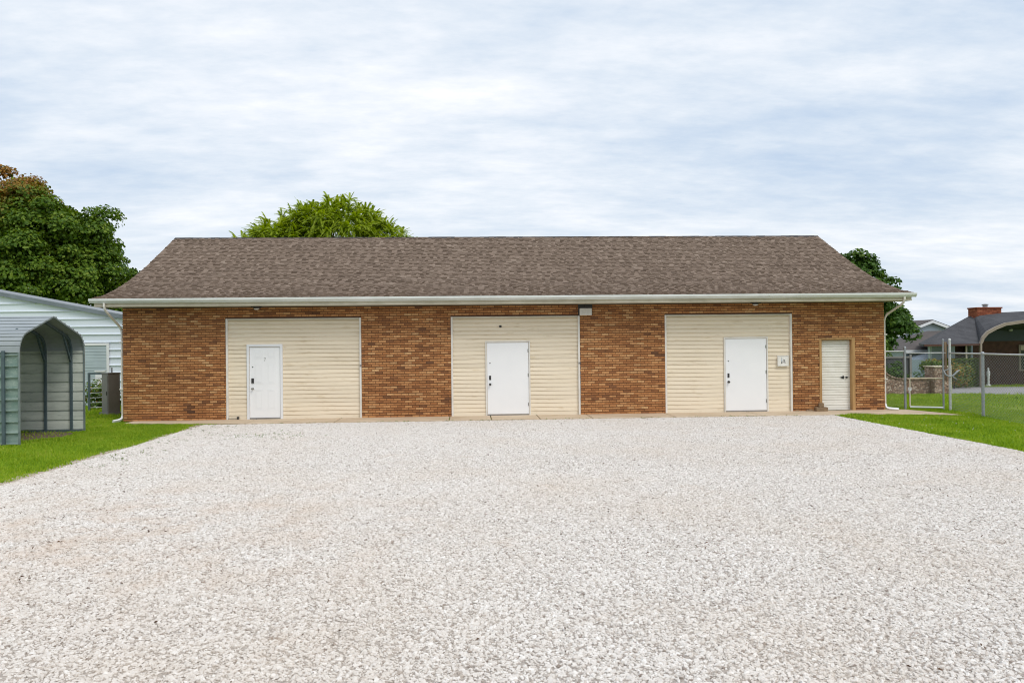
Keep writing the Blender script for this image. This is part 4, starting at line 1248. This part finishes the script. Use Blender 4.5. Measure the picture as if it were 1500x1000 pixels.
def house_far():
    Y = 38; zg = zt(Y)
    e = empty('pale_blue_house', (35.5,Y,zg), 'pale blue gabled house with white rake boards beyond the yard', 'house')
    ap, zl, xl, xr = (35.5,3.50), 1.90, 31.2, 39.8
    sl = (ap[1]-zl)/(ap[0]-xl)
    mb = MB(); mb.prism([(xl,Y,zg-.1),(xr,Y,zg-.1),(xr,Y,zl),(ap[0],Y,ap[1]-.05),(xl,Y,zl)],(0,10,0)); mb.build('wall', M['houseblue'], e)
    mb = MB()
    for s in (-1,1):
        xe = ap[0]+s*(ap[0]-xl+.45); ze = ap[1]-sl*(ap[0]-xl+.45)
        mb.prism([(ap[0],Y-.4,ap[1]+.0),(xe,Y-.4,ze),(xe,Y-.4,ze+.12),(ap[0],Y-.4,ap[1]+.12)],(0,10.6,0))
    ro = mb.build('roof', M['brownroof'], e)
    mb = MB()
    for s in (-1,1):
        xe = ap[0]+s*(ap[0]-xl+.45); ze = ap[1]-sl*(ap[0]-xl+.45)
        mb.prism([(ap[0],Y-.45,ap[1]-.14),(xe,Y-.45,ze-.14),(xe,Y-.45,ze+.06),(ap[0],Y-.45,ap[1]+.06)],(0,.045,0))
    mb.build('rake_board', M['white'], ro)
    # lower wing in front
    w = empty('blue_wing_house', (33.0,32,zt(32)), 'lower slate blue wing with a dark hipped roof before the pale gable', 'house')
    mb = MB(); mb.box(30.2,36,32,36,zt(32)-.1,1.35); mb.build('wall', M['bluewall'], w)
    mb = MB()
    mb.add([(29.8,31.4,1.38),(36.5,31.4,1.38),(36.5,34.6,2.72),(33.3,34.6,2.72),(29.8,37.6,1.38),(36.5,37.6,1.38)],[(0,1,2,3),(0,3,4),(4,3,2,5),(0,4,5,1),(1,5,2)])
    ro = mb.build('roof', M['brownroof'], w)
    mb = MB(); mb.box(29.75,36.5,31.36,31.395,1.24,1.385); mb.build('eave_board', M['white'], ro)
    mb = MB(); mb.beam((29.8,27.9,.55),(33.2,27.9,1.75),.06,.16,(0,1,0))
    # porch gable of the wing
    mb = MB(); mb.prism([(29.9,28.1,zt(28)-.1),(33.6,28.1,zt(28)-.1),(33.6,28.1,1.75),(33.2,28.1,1.72),(29.9,28.1,.75)],(0,3.8,0)); mb.build('porch_wall', M['bluewall'], w)
    mb = MB(); mb.beam((29.5,28.05,.68),(33.3,28.05,1.80),.10,.14,(0,1,0)); mb.build('porch_rake', M['white'], w)
    mb = MB(); mb.box(30.3,30.38,28.04,28.095,zt(28),.85); mb.build('corner_board', M['white'], w)
house_far()

def house_near():
    zg = -.6
    e = empty('grey_roof_house', (30,23,zg), 'dark grey roofed house with a brick chimney and a curved tan porch edge', 'house')
    E1, E2, Hh, Rr, Rb = (24.35,19.4,1.82), (27.82,20.0,1.83), (31.35,26.0,3.66), (36.5,21.9,3.80), (45,24,3.85)
    arch = [(27.84,1.83),(27.96,2.17),(28.23,2.46),(28.73,2.72),(29.28,2.93),(30.36,3.07),(32.5,3.13),(36.0,3.18)]
    mb = MB()
    vs = [E1,E2,Hh,Rr,(31.2,32.0,1.82),(40,33,1.9),Rb]+[(x,20.0,z) for x,z in arch]
    fs = [(0,1,2),(0,2,4),(4,2,5),(2,6,5),(2,3,6)]
    a0 = 7; n = len(arch)
    for i in range(n-1): fs.append((a0+i,a0+i+1,2 if i < 4 else 3))
    fs.append((a0+4,3,2)); fs.append((a0+n-1,6,3))
    mb.add(vs,fs); ro = mb.build('roof', M['greyroof'], e, fix=False)
    s = ro.modifiers.new('thick','SOLIDIFY'); s.thickness = .10; s.offset = -1
    # eave board
    mb = MB(); mb.beam((24.35,19.36,1.76),(27.80,19.96,1.77),.05,.10); mb.build('eave_board', M['darkbrick'], e)
    # curved tan porch edge
    full = [(27.81,-.5)]+arch
    mb = MB()
    for i,(p,q) in enumerate(zip(full[:-1],full[1:])):
        P = Vector((p[0],0,p[1])); Q = Vector((q[0],0,q[1]))
        t = .10 if i == 0 else .145
        d0 = Vector(full[min(i+1,len(full)-1)])-Vector(full[max(i-1,0)]) if i else Vector((0,1))
        d1 = Vector(full[min(i+2,len(full)-1)])-Vector(full[i])
        n0 = Vector((d0[1],0,-d0[0])).normalized(); n1 = Vector((d1[1],0,-d1[0])).normalized()
        a,b = P+n0*t, Q+n1*t
        if i == 0: n0 = Vector((1,0,0)); a = P+n0*.10
        if i == 1: a = P+n0*.13
        mb.prism([(P.x,19.93,P.z+.02),(Q.x,19.93,Q.z+.02),(b.x,19.93,b.z),(a.x,19.93,a.z)],(0,.14,0))
    mb.build('porch_edge', M['tanfascia'], e)
    # porch ceiling behind the curved edge
    mb = MB()
    for (p,q) in zip(arch[3:-1],arch[4:]):
        mb.add([(p[0]+.03,20.08,p[1]-.04),(q[0]+.03,20.08,q[1]-.04),(q[0]+.25,22.98,q[1]-.45),(p[0]+.25,22.98,p[1]-.45)],[(0,1,2,3)])
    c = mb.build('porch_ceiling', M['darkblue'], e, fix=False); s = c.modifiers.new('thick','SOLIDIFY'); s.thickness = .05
    # walls
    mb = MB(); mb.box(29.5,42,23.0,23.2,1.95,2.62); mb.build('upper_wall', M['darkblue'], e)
    mb = MB(); mb.box(28.9,42,23.02,23.2,zg-.1,1.945); mb.build('lower_wall', M['darkbrick'], e)
    mb = MB(); mb.prism([(28.35,21.6,zg-.1),(28.85,23.0,zg-.1),(28.85,23.0,2.1),(28.35,21.6,2.1)],(.1,-.04,0)); mb.build('side_wall', M['bluewall'], e)
    mb = MB(); mb.box(25.85,27.05,21.4,21.6,zg-.1,1.70); mb.build('left_wall', M['bluewall'], e)
    mb = MB(); mb.box(27.05,27.3,21.38,21.6,zg-.1,1.70); mb.box(25.83,25.95,21.36,21.398,zg-.1,1.7); mb.build('corner_board', M['houseblue'], e)
    mb = MB(); mb.box(27.3,29.6,22.6,22.8,zg-.1,1.70); mb.build('entry_wall', M['darkbrick'], e)
    mb = MB(); mb.box(27.25,27.33,20.3,20.38,zg-.1,1.72); mb.build('porch_post', M['pale_wood'], e)
    # window in the brick wall with a pale shade
    mb = MB(); mb.box(32.1,34.2,22.93,23.019,.2,1.72); w = mb.build('window', M['tanfascia'], e, bevel=.01)
    mb = MB(); mb.box(32.22,34.08,22.915,22.929,.3,1.4); mb.build('pane', M['glass'], w)
    mb = MB(); mb.box(32.18,34.12,22.90,22.929,1.41,1.66); mb.build('shade', M['shade'], w)
    # lantern
    mb = MB(); mb.lathe((31.55,22.85,2.50),[(.03,0),(.10,.03),(.12,.22),(.14,.26),(.05,.33)],12); mb.box(31.5,31.6,22.9,22.999,2.6,2.75); mb.build('lantern', M['galv_light'], e)
    # chimney
    mb = MB(); cx0,cx1,cy0,cy1 = 30.75,32.25,24.7,25.6
    mb.box(cx0,cx1,cy0,cy1,2.4,3.92); ch = mb.build('chimney', M['mortar'], ro)
    mb = MB()
    def bk(u0,u1,place):
        z = 2.6; r_ = 0
        while z < 3.9:
            u = u0-(.1 if r_%2 else 0)
            while u < u1:
                p,q = max(u,u0),min(u+.19,u1)
                if q-p > .02:
                    vs = [place(p,0,z),place(q,0,z),place(q,0,z+.058),place(p,0,z+.058),place(p,.01,z),place(q,.01,z),place(q,.01,z+.058),place(p,.01,z+.058)]
                    mb.add(vs,[(4,5,6,7),(0,1,5,4),(1,2,6,5),(2,3,7,6),(3,0,4,7)])
                u += .2
            z += .068; r_ += 1
    bk(cx0,cx1,lambda u,d,z:(u,cy0-d,z)); bk(cy0,cy1,lambda u,d,z:(cx0-d,u,z))
    mb.build('brickwork', M['red_brick'], ch, fix=False)
    mb = MB(); mb.box(cx0-.05,cx1+.05,cy0-.05,cy1+.05,3.921,4.0); mb.build('chimney_cap', M['red_brick'], ch, bevel=.01)
    mb = MB(); mb.lathe((31.5,25.1,4.0),[(.14,0),(.14,.14),(.19,.15),(.19,.19),(.05,.22)],14); mb.build('flue', M['galv'], ch)
    mb = MB(); mb.beam((30.70,24.66,2.98),(31.7,24.66,3.47),.03,.05); mb.build('flashing', M['galv_light'], ro)
house_near()
shrub('clipped_hedge', (27.15,20.6,.22), (.85,.45,.78), 5200, .10, 'clipped green hedge below the porch of the grey roofed house', box=True, cat='hedge', base_z=-.58)
shrub('orange_flower_bush', (24.9,17.6,.35), (.45,.45,.62), 1500, .10, 'bush with orange flowers just right of the tall gate posts', tint=lambda C: (rng.random(len(C))<.45)*1.0)
shrub('bronze_bush', (26.0,19.0,.1), (.7,.5,.62), 1800, .10, 'bronze leaved bush left of the clipped hedge', tint=lambda C: (rng.random(len(C))<.35)*.7)
e = empty('garden_statue', (29.35,21.6,-.58), 'slim white garden figure standing by the dark brick wall of the house', 'statue')
mb = MB(); mb.lathe((29.35,21.6,-.6),[(.15,0),(.15,.06),(.10,.09),(.10,.13)],14); mb.build('base', M['white'], e)
mb = MB(); mb.lathe((29.35,21.6,-.47),[(.05,0),(.07,.08),(.06,.25),(.08,.45),(.10,.62),(.085,.72),(.04,.77),(.055,.82),(.06,.88),(.035,.93),(.01,.94)],14); mb.build('figure', M['white'], e, smooth=True)

# ------------------------------------------------------------------ camera
YAW, PITCH, ROLL = R(3.1), math.atan(5/1200), .0107
fw = Vector((math.sin(YAW)*math.cos(PITCH),math.cos(YAW)*math.cos(PITCH),math.sin(PITCH)))
rt = Vector((math.cos(YAW),-math.sin(YAW),0)); up = rt.cross(fw)
c, s = math.cos(ROLL), math.sin(ROLL)
r2 = rt*c-up*s; u2 = up*c+rt*s
cam = bpy.data.cameras.new('camera'); cam.lens = 28.8; cam.sensor_width = 36; cam.clip_end = 3000; cam.clip_start = .05
co = bpy.data.objects.new('camera', cam); COL.objects.link(co)
co.matrix_world = Matrix(((r2.x,u2.x,-fw.x,0),(r2.y,u2.y,-fw.y,-23.17),(r2.z,u2.z,-fw.z,2.03),(0,0,0,1)))
scene.camera = co

# ------------------------------------------------------------------ light: bright overcast
SUN_EL, SUN_AZ = R(54), R(146)      # azimuth of the sun clockwise from +Y
sl = bpy.data.lights.new('sun','SUN'); sl.energy = 1.7; sl.angle = R(22); sl.color = (1,.965,.90)
so = bpy.data.objects.new('sun', sl); COL.objects.link(so)
dirv = Vector((math.sin(SUN_AZ)*math.cos(SUN_EL), math.cos(SUN_AZ)*math.cos(SUN_EL), math.sin(SUN_EL)))
so.rotation_euler = (-dirv).to_track_quat('-Z','Y').to_euler(); so.location = dirv*60

w = bpy.data.worlds.new('World'); scene.world = w; w.use_nodes = True
nt = NT(w.node_tree); bg = nt.n['Background']
sky = nt.new('ShaderNodeTexSky'); sky.sky_type = 'NISHITA'; sky.sun_disc = False
sky.sun_elevation = SUN_EL; sky.sun_rotation = SUN_AZ; sky.dust_density = 2.0
tc = nt.new('ShaderNodeTexCoord'); sep = nt.new('ShaderNodeSeparateXYZ'); nt.link(tc.outputs['Generated'], sep.inputs[0])
den = nt.math('ADD', nt.math('MAXIMUM', sep.outputs[2], 0.0), .16)
cmb = nt.new('ShaderNodeCombineXYZ')
nt.link(nt.math('DIVIDE', sep.outputs[0], den), cmb.inputs[0]); nt.link(nt.math('DIVIDE', sep.outputs[1], den), cmb.inputs[1])
v = nt.mapping(cmb.outputs[0], (.75,1.35,1),(1.7,.4,0))
n1 = nt.noise(v, .95, 8, .58); n2 = nt.noise(nt.mapping(cmb.outputs[0],(.9,1.7,1),(5.2,3.3,2)), 3.1, 8, .62)
n3 = nt.noise(nt.mapping(cmb.outputs[0],(1.1,1.7,1),(2.2,8.3,4)), 8.5, 5, .6)
f = nt.math('ADD', nt.math('MULTIPLY', n1, .60), nt.math('ADD', nt.math('MULTIPLY', n2, .29), nt.math('MULTIPLY', n3, .11)))
cl = nt.ramp(f, [(.35,(5.7,7.0,8.8)),(.43,(6.9,7.95,9.3)),(.50,(8.2,8.95,9.9)),(.56,(9.4,9.85,10.5)),(.63,(10.9,11.0,11.1))])
hz = nt.ramp(sep.outputs[2], [(.0,1),(.25,0)])
cl = nt.mix(nt.math('MULTIPLY', hz, .35), cl, (8.2,8.9,9.6))
col = nt.mix(.94, sky.outputs[0], cl)
nt.link(col, bg.inputs['Color']); bg.inputs['Strength'].default_value = .10

vs = scene.view_settings
scene.display_settings.display_device = 'sRGB'
vs.view_transform = 'Standard'; vs.look = 'None'; vs.exposure = 0.0; vs.gamma = 1.0; vs.use_curve_mapping = False
scene.cycles.max_bounces = 6; scene.cycles.diffuse_bounces = 4; scene.cycles.transparent_max_bounces = 8
scene.cycles.use_denoising = True
scene.cycles.filter_width = 1.05
